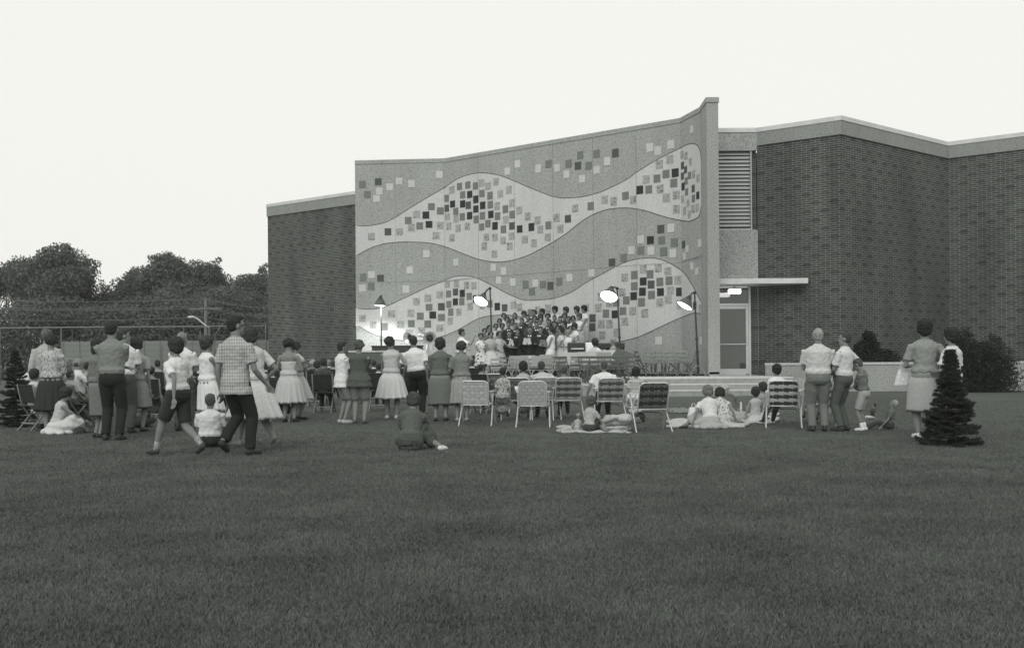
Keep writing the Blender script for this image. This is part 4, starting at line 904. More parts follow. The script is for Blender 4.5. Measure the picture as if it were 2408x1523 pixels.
        toe = an+fw*.088*h-V3(0, 0, .030*h)-(V3(0, 0, heel) if heel else 0)*np.array(1.0) if heel else an+fw*.088*h-V3(0, 0, .028*h)
        if heel: toe = an+fw*.05*h-V3(0, 0, .075*h)
        hb = an-fw*.018*h-V3(0, 0, .022*h); body.tube([an, hb], [.019*h, .02*h], 8); body.tube([hb, hb*.5+toe*.5, toe], [.021*h, .021*h, .015*h], 8)
        leg.append((hj, kn, an, hb, toe, fw, s))
        if shoe is not None and not barefoot and (near or shoe > .3):
            g = G(); g.tube([hb+V3(0, 0, .004), hb*.5+toe*.5+V3(0, 0, .003), toe+V3(0, 0, .002), toe+fw*.016*h], [.0265*h, .026*h, .022*h, .014*h], 10)
            g.tube([hb+V3(0, 0, .006), an+V3(0, 0, -.012*h)], [.026*h, .024*h], 10); fuse(g, 'shoe', mat('shoe', shoe, rough=.5, amt=.15), t, max(vox*.8, .009), sm=3)
        if sox is not None: g = G(); g.tube([an-V3(0, 0, .01*h), an*.72+kn*.28], [.024*h, .027*h], 10); g.build('sock', mat('sock', sox), t, True)
    fuse(body, 'body', [mat('skin', skin, rough=.6, amt=.06), mat('face_mark', skin*.28)], t, vox, sm=3, extra=ex if near and ex.V else None, paint=paint)
    # hair
    g = G(); wr_ = .012
    if hs in ('short', 'crew', 'grey', 'bald'):
        e = {'short': 1.06, 'crew': 1.025, 'grey': 1.05, 'bald': 1.02}[hs]
        if hs == 'bald':
            for s in (-1, 1): g.ell(hp(s*.045, -.035, -.005), (.038*k, .062*k, .045*k), Hm, 10, 8)
            g.ell(hp(0, -.06, -.01), (.06*k, .042*k, .05*k), Hm, 10, 8)
        else:
            g.ell(hp(0, -.024, .034), (.078*k*e, .088*k*e, .086*k*e), Hm, 14, 10); g.ell(hp(0, -.045, -.012), (.066*k*e, .057*k*e, .062*k*e), Hm, 12, 8)
            if hs != 'crew': g.ell(hp(.01, .035, .085), (.055*k, .05*k, .028*k), Hm, 12, 8)
        wr_ = .006
    elif hs == 'bouf':                                    # short set waves of the period
        g.ell(hp(0, -.022, .042), (.104*k, .113*k, .100*k), Hm, 14, 10); g.ell(hp(0, -.052, -.02), (.088*k, .068*k, .080*k), Hm, 12, 8)
        for s in (-1, 1): g.ell(hp(s*.078, -.012, -.005), (.026*k, .042*k, .055*k), Hm, 8, 6)
        g.ell(hp(0, .05, .085), (.07*k, .045*k, .036*k), Hm, 10, 8); wr_ = .03
    elif hs == 'curl':
        rr = random.Random(int(P.x*100)); g.ell(hp(0, -.02, .03), (.092*k, .100*k, .097*k), Hm, 12, 8)
        for _ in range(34):
            a, b = rr.uniform(0, 6.28), rr.uniform(-.7, 1.3); x, y, z = math.cos(a)*math.cos(b), math.sin(a)*math.cos(b), math.sin(b)
            if y > .45 and z < .55: continue
            g.ell(hp(x*.092, y*.1-.02, z*.095+.015), (.026*k,)*3, None, 7, 5)
        wr_ = .02
    elif hs == 'long':
        g.ell(hp(0, -.02, .036), (.088*k, .098*k, .092*k), Hm, 14, 10); g.ell(hp(0, -.055, -.06), (.085*k, .055*k, .095*k), Hm, 12, 8); 
        for s in (-1, 1): g.ell(hp(s*.075, -.008, -.045), (.024*k, .035*k, .075*k), Hm, 8, 6)
        wr_ = .014
    elif hs == 'bun':
        g.ell(hp(0, -.022, .034), (.083*k, .093*k, .089*k), Hm, 14, 10); g.ell(hp(0, -.05, -.015), (.07*k, .055*k, .06*k), Hm, 12, 8); g.ell(hp(0, -.105, .0), (.04*k, .035*k, .04*k), Hm, 10, 8); wr_ = .012
    fuse(g, 'hair', mat('hair', hair, rough=.75, amt=.45, scale=45), t, vox*.95, wr_*k, .03 if wr_ > .01 else .05, sm=2)
    if glasses:
        g = G()
        for s in (-1, 1): g.tube([hp(s*.033+.022*math.cos(a), .108, .002+.018*math.sin(a)) for a in np.linspace(0, 6.28, 12)], .003*k, 5); g.tube([hp(s*.055, .105, .006), hp(s*.082, -.01, .004)], .003*k, 5)
        g.tube([hp(-.012, .11, .004), hp(.012, .11, .004)], .003*k, 5); g.build('glasses', M_blk, t, True)
    # top
    infl = .010; g = G(); lo = 0 if tuck else -3
    T0 = [q for q in SECS if q[0] >= (.05 if tuck else -.055)]
    if not tuck: T0 = [(-.075, hipw*1.12, dp*1.24, 0), (-.055, hipw*1.12, dp*1.24, 0)]+[q for q in T0 if q[0] > -.05]
    else: T0 = [(.045, (hipw+wst)/2*1.02, dp*1.06, 0), (.075, (hipw+wst)/2*1.03, dp*1.08, -.002)]+[q for q in T0 if q[0] > .08]
    lowneck = sl == 'strap'
    fac = [1.09 if (not F and .07 < q[0] < .2) else 1.05 for q in T0]
    T1 = [(a, b*f+infl/h, c*f+infl/h, y) for (a, b, c, y), f in zip(T0, fac)]
    if not tuck: T1 = [(a, b+(.006 if a < .08 else 0), c+(.008 if a < .08 else 0), y) for a, b, c, y in T1]
    if lowneck: T1 = [q for q in T1 if q[0] < .25]
    else: T1 = T1[:-2]+[(.328, .052, .048, -.004)]
    if coat: T1 = [(a, b+.006, c+.008, y) for a, b, c, y in T1]
    g.loft([sec(*q) for q in T1])
    for s in (-1, 1):
        sh, el, wr = J['s%d' % s], J['e%d' % s], J['w%d' % s]; m_ = .034*h*(.6+.4*bw)*(1 if not F else .9)
        ins = sh-Rt*s*.045*h+Up*.004*h
        if sl == 'short': e1 = sh*.30+el*.70; g.tube([ins, sh, sh*.55+el*.45, e1], [m_*.8, m_*1.06, m_*1.08, m_*1.2], 12, ends=False)
        elif sl == 'cap': e1 = sh*.62+el*.38; g.tube([ins, sh, e1], [m_*.8, m_*1.04, m_*1.12], 12, ends=False)
        elif sl == 'long': g.tube([ins, sh, sh*.5+el*.5, el, el*.5+wr*.5, wr*.95+el*.05], [m_*.8, m_*1.08, m_*1.08, m_*1.05, m_*.92, m_*.72], 12, ends=False)
        elif sl == 'strap': g.tube([pv+Up*.235*h+Rt*s*.055*h-Fr*.05*h, pv+Up*.318*h+Rt*s*.068*h-Fr*.004*h, pv+Up*.24*h+Rt*s*.055*h+Fr*.055*h], .010*h, 6)
        else: g.tube([ins-Up*.01*h, sh-Rt*s*.012*h], [m_*.85, m_*1.0], 12, ends=False)
    if sl in ('short', 'long') and not F: g.tube([nb+Up*.004*h, nb+Up*.024*h], [.044*h, .040*h], 14, ends=False)
    kd, v2, sc, am = (pat or (None, 0, 0, 0))
    mt = mat('cloth', top, kind=kd, v2=v2, scale=sc) if kd else mat('cloth', top, scale=26, amt=.07)
    nm = 'jacket' if coat else ('blouse' if F else 'shirt')
    fuse(g, nm, mt, t, vox, .027 if not coat else .014, .065, sm=3)
    if coat:                                             # white shirt front and tie
        g = G(); c0 = pv+Up*.30*h+Fr*(dp+.012)*h*.9; c1 = pv+Up*.18*h+Fr*(dp+.022)*h*1.03
        w1 = .038*h; fr_ = Fr*.012*h; g.add([c0-Rt*w1+Up*.012*h-fr_*.8, c0+Rt*w1+Up*.012*h-fr_*.8, c1, c0-Rt*w1-fr_*3, c0+Rt*w1-fr_*3, c1-fr_*3], [(0, 2, 1), (3, 4, 5), (0, 1, 4, 3), (1, 2, 5, 4), (2, 0, 3, 5)]); sf = g.build('shirt_front', mat('white_cotton', .75, amt=.04), t)
        g = G(); g.tube([c0+fr_*.3, c1+fr_*.6], [.010*h, .014*h], 6); g.build('tie', mat('dark_tie', .04), t)
    # bottom
    kd, v2, sc, am = (patb or (None, 0, 0, 0)); mb = mat('cloth', bot, kind=kd, v2=v2, scale=sc) if kd else mat('cloth', bot, scale=26, amt=.08)
    g = G()
    if bt in ('trousers', 'shorts'):
        g.loft([sec(a, b*1.02+.008/h, c*1.04+.008/h, y) for a, b, c, y in SECS[:4]]+[sec(.062, (hipw+wst)/2+.006/h, dp+.007/h, 0)])
        for hj, kn, an, hb, toe, fw, s in leg:
            bl = .5+.5*bw
            if bt == 'trousers': g.tube([hj+V3(0, 0, .02*h), hj*.6+kn*.4, kn, kn*.5+an*.5, an*.93+kn*.07-V3(0, 0, .012*h)], [.060*h*bl, .055*h*bl, .045*h*bl, .041*h, .038*h], 14, ends=False)
            else: g.tube([hj+V3(0, 0, .02*h), hj*.6+kn*.4, kn*.88+hj*.12], [.061*h*bl, .058*h*bl, .052*h*bl], 14, ends=False)
        fuse(g, bt, mb, t, vox, .014, .09, sm=3)
        if pose == 'stand' and near and not F and bt == 'trousers' and tuck:
            g = G(); rr = [sec(a, (hipw+wst)/2+.010/h+.004, dp+.012/h+.004, 0, 24) for a in (.052, .07)]; g.loft(rr, cap=False); g.build('belt', M_blk, t, True)
    elif pose == 'stand':
        hz_ = ((hem if hem is not None else .28)-.025)*h; wz = (pv+Up*.085*h)[2]; n = 64; np_ = 15 if full > .12 else 7; pa = .10 if full > .12 else .015; ph = rnd.uniform(0, 6)
        c0 = pv+Up*.085*h; mid = sum((l_[1] for l_ in leg))/2; rings = []
        for q in np.linspace(0, 1, 15):
            z = wz+(hz_-wz)*q; hip = min(1, q/.30)
            rx = (wst*1.05+.004)*h*(1-hip)+hipw*1.10*h*hip; ry = dp*1.02*h*(1-hip)+dp*1.28*h*hip
            ex_ = max(0, q-.12)/.88; rx += (full-hipw*.6)*h*ex_**.9*(.50); ry += (full-dp*.8)*h*ex_**.9*.55+abs(stride or 0)*.30*ex_
            cx, cy = c0[0]*(1-q)+mid[0]*q, c0[1]*(1-q)+mid[1]*q*.6
            rings.append([(cx+rx*(1+pa*q*math.sin(np_*a+ph+1.3*math.sin(2*a)))*math.cos(a), cy+ry*(1+pa*q*math.sin(np_*a+ph+1.3*math.sin(2*a)))*math.sin(a), z+.006*math.sin(3*a+ph)*q) for a in np.linspace(0, 2*math.pi, n, endpoint=False)])
        inner = [[(x*.97+c0[0]*.03, y*.97+c0[1]*.03, z+.01) for x, y, z in rings[-1]]]; g.loft(rings+inner, cap=True); g.build('skirt', mb, t, True)
    else:
        g.loft([sec(a, b*1.05+.01/h, c*1.05+.01/h, y) for a, b, c, y in SECS[:4]]+[sec(.075, wst*1.05+.008/h, dp+.008/h, 0)])
        (h1, k1, a1, *_), (h2, k2, a2, *_) = leg; fl = full*h
        if pose == 'chair':
            for q in np.linspace(0, 1, 6): g.ell((h1+h2)/2*(1-q)+(k1+k2)/2*q, (hipw*1.2*h, .08*h, .066*h), None, 12, 8)
            g.tube([(k1+k2)/2, (k1+k2)/2*.75+(a1+a2)/2*.25-V3(0, 0, .03)], [.11*h, .12*h], 12)
        else:
            for (p0, p1, p2) in ((h1, k1, a1), (h2, k2, a2)):
                g.tube([p0, p1, p1*.55+p2*.45], [.064*h, .056*h, .06*h], 10)
            g.ell((h1+h2+k1+k2)/4+V3(0, 0, -.03*h), (fl*.95, fl*.95, .085*h), None, 16, 8); g.ell(V3(0, -.02*h, .035*h), (fl*.85, fl*.72, .055*h), None, 16, 8)
            for a in range(9): g.ell(V3(fl*.9*math.cos(a*.7), fl*.7*math.sin(a*.7)+.03*h, .022*h), (.06*h, .06*h, .028*h), None, 8, 6)
            g.ell((k1+k2)/2*.8+(a1+a2)/2*.2-V3(0, 0, .02*h), (.10*h, .10*h, .065*h), None, 12, 8)
        fuse(g, 'skirt', mb, t, vox, .03, .08, sm=3)
    if item == 'book':
        c = (J['w1']+J['w-1'])/2+V3(0, .06, .05); b = thing('song_book', 'white open song sheet held by the singer: '+label[:40], 'book'); bpy.data.objects.remove(b)
    t['_h'] = 0; del t['_h']
    return t, J
def by_feet(u, vt, vf, **k):
    p = foot(u, vf); h = (HZ-un(u, vt)[1])/FPX*p.y+CH-p.z; return p, h
def by_h(u, vt, h):
    Y = 20.
    for _ in range(40): Y = FPX*(h+gz(Y)-CH)/(HZ-un(u, vt)[1])
    p = at(u, vt, Y); p.z = gz(Y); return p
def stand(label, u, vt, vf=None, h=None, hk=1.02, **k):  # hair adds a little to the height seen
    if vf is not None: p, hh = by_feet(u, vt, vf)
    else: p, hh = by_h(u, vt, h), h
    return person(label, p, hh/hk, **k)
def sit_ground(label, u, vt, vf, lean=0, **k):
    p, z = by_feet(u, vt, vf); hh = k.pop('hh', None); h = z/.60
    if hh: h = hh; lean = math.degrees(math.acos(max(.70, min(1, (z/1.03/h-.075-.165)/.336))))
    elif h < 1.3: h = z/.63
    if k.get('sex') == 'f': k['build'] = k.get('build', 1)*.86
    return person(label, p, h, pose='ground', lean=lean, **k)
def sit_at(label, u, vt, Y=None, p=None, seat=None, **k):
    if p is None: p = at(u, vt, Y); p.z = gz(Y)
    else: p = Vector(p); q = at(u, vt, p.y); p.x = q.x
    z = at(u, vt, p.y).z-p.z; h = max(1.05, min(1.9, (z-.49)/(.318+.02+.157)/1.03))
    return person(label, p, h, pose='chair', **k)
W, LG, MG, DG, BK = .62, .34, .18, .08, .022
FL = lambda s=16, v2=.12: ('floral', v2, s, 0)
# ---- far left
stand('man in a pale jacket standing directly behind the woman in the patterned blouse', 112, 770, 1007, top=.36, bot=DG, hair=.10, hs='short', sl='long', tuck=False)
stand('woman in a speckled patterned blouse and dark full skirt, back turned', 122, 783, 1015, top=.42, pat=FL(38, .06), bot=.035, hair=.03, hs='curl', sex='f', bt='skirt', sl='long', arms=('front', 'front'), full=.17, hem=.24)
stand('tall man in a grey shirt and black trousers with folded arms', 265, 750, 1035, top=.20, bot=BK, arms=('cross', 'cross'), hair=.025)
stand('dark haired man in white looking right past the tall man with folded arms', 291, 768, h=1.83, top=W, bot=DG, yaw=60, hair=.04, arms=('down', 'front'))
stand('woman in a long speckled grey coat dress left of the tall man with folded arms', 229, 792, h=1.63, top=.17, pat=('floral', .09, 60, 0), bot=.17, patb=('floral', .09, 60, 0), sex='f', hs='long', bt='skirt', sl='long', full=.10, hem=.24, rz=R(-50), hair=.03)
stand('woman in a light grey blouse standing right of the tall man with folded arms', 322, 792, h=1.66, top=.30, bot=.26, sex='f', hs='bouf', bt='skirt', full=.12, hair=.03)
sit_ground('woman in a sleeveless pale dress sitting on the grass with her skirt spread', 132, 907, 1020, top=.42, bot=.52, sex='f', hs='bouf', sl='none', bt='skirt', rz=R(-62), lean=10, stride=3, arms=('knees', 'knees'), full=.215, hair=.03, build=1.12, hh=1.42)
sit_ground('child with dark hair sitting on the grass behind the woman with the spread skirt', 183, 896, 985, top=.05, bot=.05, sex='m', hair=.04, rz=R(-70), stride=3, arms=('knees', 'knees'))
sit_ground('person in a dark leafy print shirt seated on grass right of the folded arms man', 322, 902, 1006, top=.10, pat=('floral', .03, 26, 0), bot=.05, hs='short', hair=.04, stride=4, arms=('lap', 'lap'), build=1.1, hh=1.40)
def seats(rows, grp='seat'):
    for (lab, u, vt, Y, kw) in rows:
        k = dict(group=grp, arms=('lap', 'lap'), lod=False); k.update(kw); hidechair = k.pop('nochair', False); rz = k.get('rz', 0)
        t, J = sit_at(lab, u, vt, Y, **k)
        if not hidechair: c = place(fc0, fc0_used, (t.location.x, t.location.y, t.location.z), rz, 'dark folding chair under the '+' '.join(lab.split()[:11]), 'dark folding chairs of the crowd')
seats([
 ('older man with grey hair facing right beyond the speckled blouse', 160, 838, 21.5, dict(top=.42, bot=.1, hair=.2, hs='grey', rz=R(-60))),
 ('balding man in a white shirt seated with his face turned right', 187, 838, 22.2, dict(top=W, bot=.12, hair=.06, hs='bald', rz=R(-60), arms=('knees', 'knees'))),
 ('boy with cropped hair seated in front of the balding man', 168, 868, 20.6, dict(top=.4, bot=.1, hair=.06, hs='crew', rz=R(-40))),
 ('seated person in white at the far left edge facing away', 72, 848, 22.5, dict(top=W, bot=.1, hair=.04, rz=R(-20))),
 ('seated woman with dark hair beside the bright tubed chair', 84, 868, 20.4, dict(top=.5, bot=.3, sex='f', hs='bouf', bt='skirt', rz=R(-30))),
 ('seated spectator in grey beyond the speckled coat dress', 208, 850, 24, dict(top=.3, bot=.1, rz=R(-40))),
 ('seated spectator with pale hair far left behind the child', 146, 852, 25, dict(top=.4, hair=.25, sex='f', hs='curl', bt='skirt')),
 ('seated spectator in dark clothes between the folded arms man and the wall', 250, 846, 26, dict(top=.08)),
 ('seated woman in white in the gap left of the walking woman in shorts', 345, 852, 24.5, dict(top=.5, sex='f', hs='bouf', bt='skirt', bot=.4)),
 ('seated man in grey in the gap left of the walking woman in shorts', 372, 846, 26, dict(top=.25)),
 ('seated woman with a dark bun in the gap near the left', 358, 862, 22.5, dict(top=.2, sex='f', hs='bun', bt='skirt', bot=.1))])
# ---- left group of the main lawn
stand('girl in a white blouse and dark shorts walking left with one foot trailing', 420, 790, 1073, top=W, bot=.035, sex='f', hs='bouf', bt='shorts', rz=R(62), stride=-.62, sl='short', arms=('swingb', 'swing'), hair=.03, shoe=.05, sox=.3, lean=3, tuck=True)
stand('grey haired man in a white short sleeved shirt behind the walking girl in shorts', 429, 778, h=1.76, top=W, bot=.10, patb=('check', .05, 60, 0), hs='grey', hair=.18, arms=('front', 'front'), rz=R(-12))
stand('woman in a sleeveless white dress with folded arms, left of the tall man in plaid', 487, 788, h=1.65, top=.64, bot=.64, sex='f', hs='bouf', sl='none', bt='skirt', full=.13, rz=R(-50), arms=('cross', 'cross'), hair=.04)
stand('tall man with glasses in a plaid shirt and dark trousers walking away', 557, 736, 1071, top=.46, pat=('check', .24, 150, 0), bot=.022, hair=.022, glasses=True, tuck=False, stride=.27, yaw=28, arms=('down', 'swing'), rz=R(-28), sl='short', lod=True)
stand('woman in a full white skirted dress striding beside the tall man in plaid', 603, 764, 1053, top=.52, bot=.56, sex='f', hs='bouf', bt='skirt', full=.215, hem=.27, rz=R(42), stride=-.62, hair=.04, arms=('swing', 'armr'), barefoot=True, side=-4, lean=6, sl='short')
sit_ground('small boy in a white shirt and dark trousers sitting on the grass, back turned', 496, 920, 1052, top=W, bot=.03, hs='short', hair=.08, stride=4, arms=('lap', 'lap'), build=1.15)
stand('woman with bare shoulders in a pale sundress with a full pleated skirt', 681, 792, 992, top=.44, bot=.46, sex='f', hs='curl', sl='strap', bt='skirt', full=.215, hem=.25, hair=.025, arms=('bent', 'bent'), rz=R(-8))
stand('woman in a pale dress reading a folded paper right of the sundress woman', 699, 800, 986, top=.46, bot=.5, sex='f', hs='curl', bt='skirt', full=.2, hair=.025, arms=('book', 'book'), rz=R(-45), hem=.28)
stand('boy in a white shirt and grey shorts looking right with folded arms', 806, 800, 995, top=W, bot=.17, hair=.03, bt='shorts', rz=R(-55), arms=('cross', 'cross'), tuck=False, sl='short', shoe=.4, skin=.2)
stand('woman in a dark blouse and bermuda shorts with short curled hair', 846, 796, 996, top=.085, bot=.17, sex='f', hs='curl', bt='shorts', tuck=False, hair=.07, arms=('front', 'cross'), shoe=.08, sl='long', build=1.12, rz=R(-8))
stand('woman in a pale sleeveless top and wide white skirt looking up right', 922, 788, 985, top=.46, bot=.60, sex='f', hs='curl', sl='none', bt='skirt', full=.215, hem=.27, yaw=40, pitch=10, hair=.03, arms=('front', 'armr'), shoe=.5)
stand('man in a white short sleeved shirt and black trousers leaning to the left', 983, 786, 977, top=.66, bot=.022, side=-7, build=1.12, arms=('out', 'down'), hair=.03, yaw=-20)
stand('woman in a dark grey blouse and straight grey skirt watching the choir', 1037, 792, 990, top=.12, bot=.15, sex='f', hs='bouf', bt='skirt', full=.11, hair=.03, arms=('front', 'bent'), build=1.15, hem=.22)
stand('woman in a grey cotton top and paler skirt pointing right with one arm', 1087, 799, 990, top=.19, bot=.29, sex='f', hs='curl', bt='skirt', full=.14, hair=.04, arms=('bent', 'chin'), build=1.08, hem=.24, shoe=.3)
sit_ground('girl in dark clothes sitting alone on the open grass with white shoes', 964, 918, 1058, top=.10, bot=.07, sex='f', hs='bouf', hair=.05, bt='skirt', stride=1, arms=('lap', 'knees'), full=.07, shoe=.6, rz=R(-8), sl='short', hh=1.42, build=1.2)
S_ = 'seated spectator '
seats([
 ('seated woman with wavy dark hair and a light blouse left of the sundress woman', 626, 850, 25.5, dict(top=.4, sex='f', hs='bouf', bt='skirt', hair=.05)),
 ('seated man in white just behind the wavy haired woman', 650, 848, 27, dict(top=W, hair=.06)),
 ('seated woman in a printed blouse near the striding woman', 612, 858, 24.5, dict(top=.35, pat=FL(), sex='f', hs='bouf', bt='skirt')),
 ('seated woman with pale blonde hair left of the dark shirted man', 737, 846, 27.5, dict(top=.45, hair=.30, sex='f', hs='curl', bt='skirt')),
 ('seated man with brown hair beyond the sundress woman', 717, 848, 28.5, dict(top=.3, hair=.1)),
 ('seated woman with black hair beside the dark shirted man', 746, 850, 26, dict(top=.12, sex='f', hs='bouf', bt='skirt')),
 ('seated man in a dark shirt square to the stage in a dark chair', 762, 840, 24.0, dict(top=.055, bot=.04, hair=.03, sex='m', hs='short', build=1.05)),
 ('seated spectator peering round the shoulder of the boy in shorts', 785, 851, 27, dict(top=.4, hair=.05)),
 ('seated woman in white between the boy and the dark blouse woman', 826, 853, 26.5, dict(top=W, sex='f', hs='bouf', bt='skirt')),
 ('seated man in white right of the dark blouse woman', 880, 848, 27.0, dict(top=W, hair=.04)),
 ('seated boy in a white shirt nearest the wide white skirt', 891, 857, 24.5, dict(top=.58, hair=.04, hs='short')),
 ('seated spectator in grey left of the boy in the white shirt', 868, 858, 29, dict(top=.25)),
 ('seated woman in a pale dress behind the man in black trousers', 950, 858, 27, dict(top=.5, sex='f', hs='bouf', bt='skirt', hair=.05)),
 ('seated man behind the grey skirted woman', 1012, 860, 27.5, dict(top=.3)),
 ('seated woman with a scarf of dark hair between the two grey skirts', 1062, 860, 26.5, dict(top=.2, sex='f', hs='bun', bt='skirt')),
 ('seated spectator in white partly behind the paler skirt', 1112, 862, 27, dict(top=.5, hair=.05)),
 ('seated man far back in white near the brick corner', 668, 846, 29.5, dict(top=.5, hair=.1)),
 ('seated man far back in grey under the brick wing', 692, 848, 29.8, dict(top=.2)),
 ('seated spectator far back with pale hair by the terrace', 775, 846, 29.6, dict(top=.45, hair=.2, hs='grey')),
 ('seated spectator far back in dark clothes by the terrace', 800, 849, 29.4, dict(top=.1)),
 ('seated woman far back in print by the terrace end', 856, 850, 29.2, dict(top=.4, pat=FL(), sex='f', hs='bouf', bt='skirt')),
 ('seated spectator behind the white sleeveless dress', 470, 852, 25, dict(top=.4)),
 ('seated spectator in dark between the white dress and the plaid shirt', 512, 862, 22.5, dict(top=.1)),
 ('seated spectator between the grey haired man and the white dress', 455, 864, 23, dict(top=.3, sex='f', hs='bouf', bt='skirt')),
 ('seated woman in white far back left of the sundress', 640, 862, 22.8, dict(top=.5, sex='f', hs='curl', bt='skirt', bot=.4)),
 ('seated spectator in a dark coat right of the striding woman', 663, 868, 22.0, dict(top=.08, hair=.04))])
# ---- chairs in the middle
sit_at('woman in a black top leaning forward on one elbow by the pale empty chair', 1152, 866, p=foot(1160, 968), top=.035, bot=.03, sex='f', hs='bun', bt='skirt', hair=.025, arms=('out', 'chin'), side=-10, yaw=60, sl='none', skin=.3, rz=R(-15))
seats([('seated man with dark hair and a light collar before the leaning woman', 1133, 856, 23.5, dict(top=.3, hair=.035, rz=R(-20), lod=True))])
sit_at('child with dark hair in a print dress between the leaning woman and the couple', 1183, 876, 21.5, top=.35, pat=FL(22), bot=.35, patb=FL(22), sex='f', hs='short', bt='skirt', hair=.03)
sit_at('woman with a round dark hairdo sitting close to the man in white', 1231, 850, p=foot(1216, 985), top=.38, bot=.3, sex='f', hs='bouf', bt='skirt', hair=.022, sl='none')
sit_at('man in a white shirt with his arm round the dark haired woman', 1277, 848, p=foot(1283, 984), top=.45, bot=.05, hair=.05, arms=('round', 'armr'), build=1.35, side=-3)
sit_at('boy with cropped hair seated low in a plaid webbed chair', 1327, 869, p=foot(1335, 985), top=.2, bot=.08, hair=.06, hs='crew')
sit_at('crew cut man in a white T shirt seated in a plaid webbed chair', 1421, 847, p=foot(1432, 986), top=.64, bot=.06, hair=.07, hs='crew', build=1.42, arms=('out', 'out'))
sit_at('woman with thick dark hair in a light striped blouse left of the very dark chair', 1496, 866, p=foot(1500, 995), top=.40, pat=('stripe', .32, 110, 0), bot=.62, sex='f', hs='bouf', bt='skirt', hair=.022, build=1.28, shoe=.5)
sit_ground('child whose dark head shows right of the thick haired woman', 1521, 893, 962, top=.3, hair=.03, stride=4, arms=('lap', 'lap'))
sit_ground('girl in a pale blouse kneeling on the blanket and looking right', 1386, 926, 1017, top=.36, bot=.05, sex='f', hs='bouf', bt='shorts', hair=.07, rz=R(-35), stride=1, arms=('front', 'propf'), lean=10)
sit_ground('toddler with fair curls sitting low at the left of the blanket', 1358, 968, 1016, top=.34, bot=.3, sex='f', hs='curl', bt='shorts', hair=.22, rz=R(-25), stride=4, arms=('lap', 'lap'), lean=14, shoe=None)
def lying(label, u, v, h, rz, **k):
    p = foot(u, v); t, J = person(label, p, h, rz=0, **k); t.location.z += .11; t.rotation_euler = (R(-84), 0, rz); return t
lying('child in a pale top lying on the blanket with dark hair towards the chairs', 1345, 1014, 1.2, R(-98), top=.42, bot=.35, hair=.03, hs='short', bt='shorts', arms=('down', 'down'), shoe=None)
# ---- picnic group right
sit_ground('light haired woman in a pale blouse and skirt propped on one arm on the blanket', 1672, 902, 1008, top=.56, bot=.34, sex='f', hs='bouf', bt='skirt', hair=.13, stride=2, arms=('prop', 'lap'), full=.20, build=1.12, yaw=-15, hh=1.40)
sit_ground('dark haired woman in a light floral dress beside the light haired woman', 1693, 906, 999, top=.5, pat=FL(20, .16), bot=.5, patb=FL(20, .16), sex='f', hs='bouf', bt='skirt', hair=.022, stride=1, arms=('lap', 'prop'), full=.13, sl='cap', rz=R(-12), hh=1.40)
sit_ground('woman with silvery curls in a dark grey blouse sitting on the grass', 1722, 897, 985, top=.10, bot=.10, sex='f', hs='curl', bt='skirt', hair=.36, stride=3, arms=('knees', 'knees'), rz=R(10), build=1.15, hh=1.40)
sit_ground('girl with a round dark head in a pale dress propped on her left arm', 1777, 904, 992, top=.42, bot=.5, sex='f', hs='bouf', bt='skirt', hair=.03, sl='none', stride=1, arms=('prop', 'lap'), full=.2, lean=-4)
sit_ground('woman with dark hair half hidden by the checkered chair, face turned left', 1795, 893, 980, top=.25, bot=.3, sex='f', hs='bouf', bt='skirt', hair=.03, stride=3, arms=('knees', 'knees'), rz=R(30))
sit_at('woman with black curls in a white blouse sitting in the checkered chair', 1826, 857, p=foot(1838, 999), top=.66, bot=.06, sex='f', hs='bouf', bt='trousers', hair=.02, rz=R(10), build=1.05)
sit_at('seated person in white mostly hidden behind the grey haired man', 1912, 880, 20.8, top=.6, bot=.4, sex='f', hs='bouf', bt='skirt', hair=.1)
sit_at('seated woman in a white skirt behind the two standing men', 1955, 884, 20.2, top=.3, bot=.62, sex='f', hs='short', bt='skirt', hair=.05, rz=R(20))
stand('grey haired man in a white shirt and light grey trousers by the checkered chair', 1926, 769, 1014, top=.50, bot=.155, hair=.26, hs='grey', arms=('front', 'front'), build=1.16, rz=R(-4))
stand('man in a white shirt and dark trousers in profile with his hand at his hip', 1985, 776, 1013, top=.56, bot=.085, hair=.05, rz=R(48), yaw=-20, arms=('front', 'hip'), lean=-3, build=1.04, tuck=True)
stand('small boy in pale shorts and white socks with arms folded, looking down', 2032, 842, 1012, top=.13, pat=('floral', .2, 20, 0), bot=.33, bt='shorts', hair=.07, hs='short', sox=.7, shoe=.65, rz=R(55), arms=('cross', 'cross'), pitch=-22, lean=5)
sit_ground('tiny fair haired boy in overalls sitting on the grass looking up left', 2093, 933, 1010, top=.12, bot=.05, hs='crew', hair=.30, stride=5, rz=R(75), arms=('propf', 'propf'), pitch=22, yaw=-10, lean=-6, shoe=.3)
sit_ground('child in white socks lying back on the grass behind the small boy', 2052, 945, 985, top=.05, bot=.5, hair=.03, stride=4, rz=R(60), arms=('prop', 'lap'), lean=-10, shoe=.5)
t, J = stand('woman in a light grey blouse and pale straight skirt holding a handbag', 2177, 749, 1030, top=.25, bot=.38, sex='f', hs='bouf', hair=.02, bt='skirt', full=.095, hem=.25, arms=('bent', 'armr'), shoe=.6, rz=R(-4), build=1.08, sl='short')
pb = t.matrix_world if False else Matrix.Translation(t.location) @ Matrix.Rotation(t.rotation_euler.z, 4, 'Z')
wp = pb @ Vector(J['w-1']); g = G(); q = Vector((wp.x-.10, wp.y-.02, 0)); z0 = at(2130, 906, wp.y).z
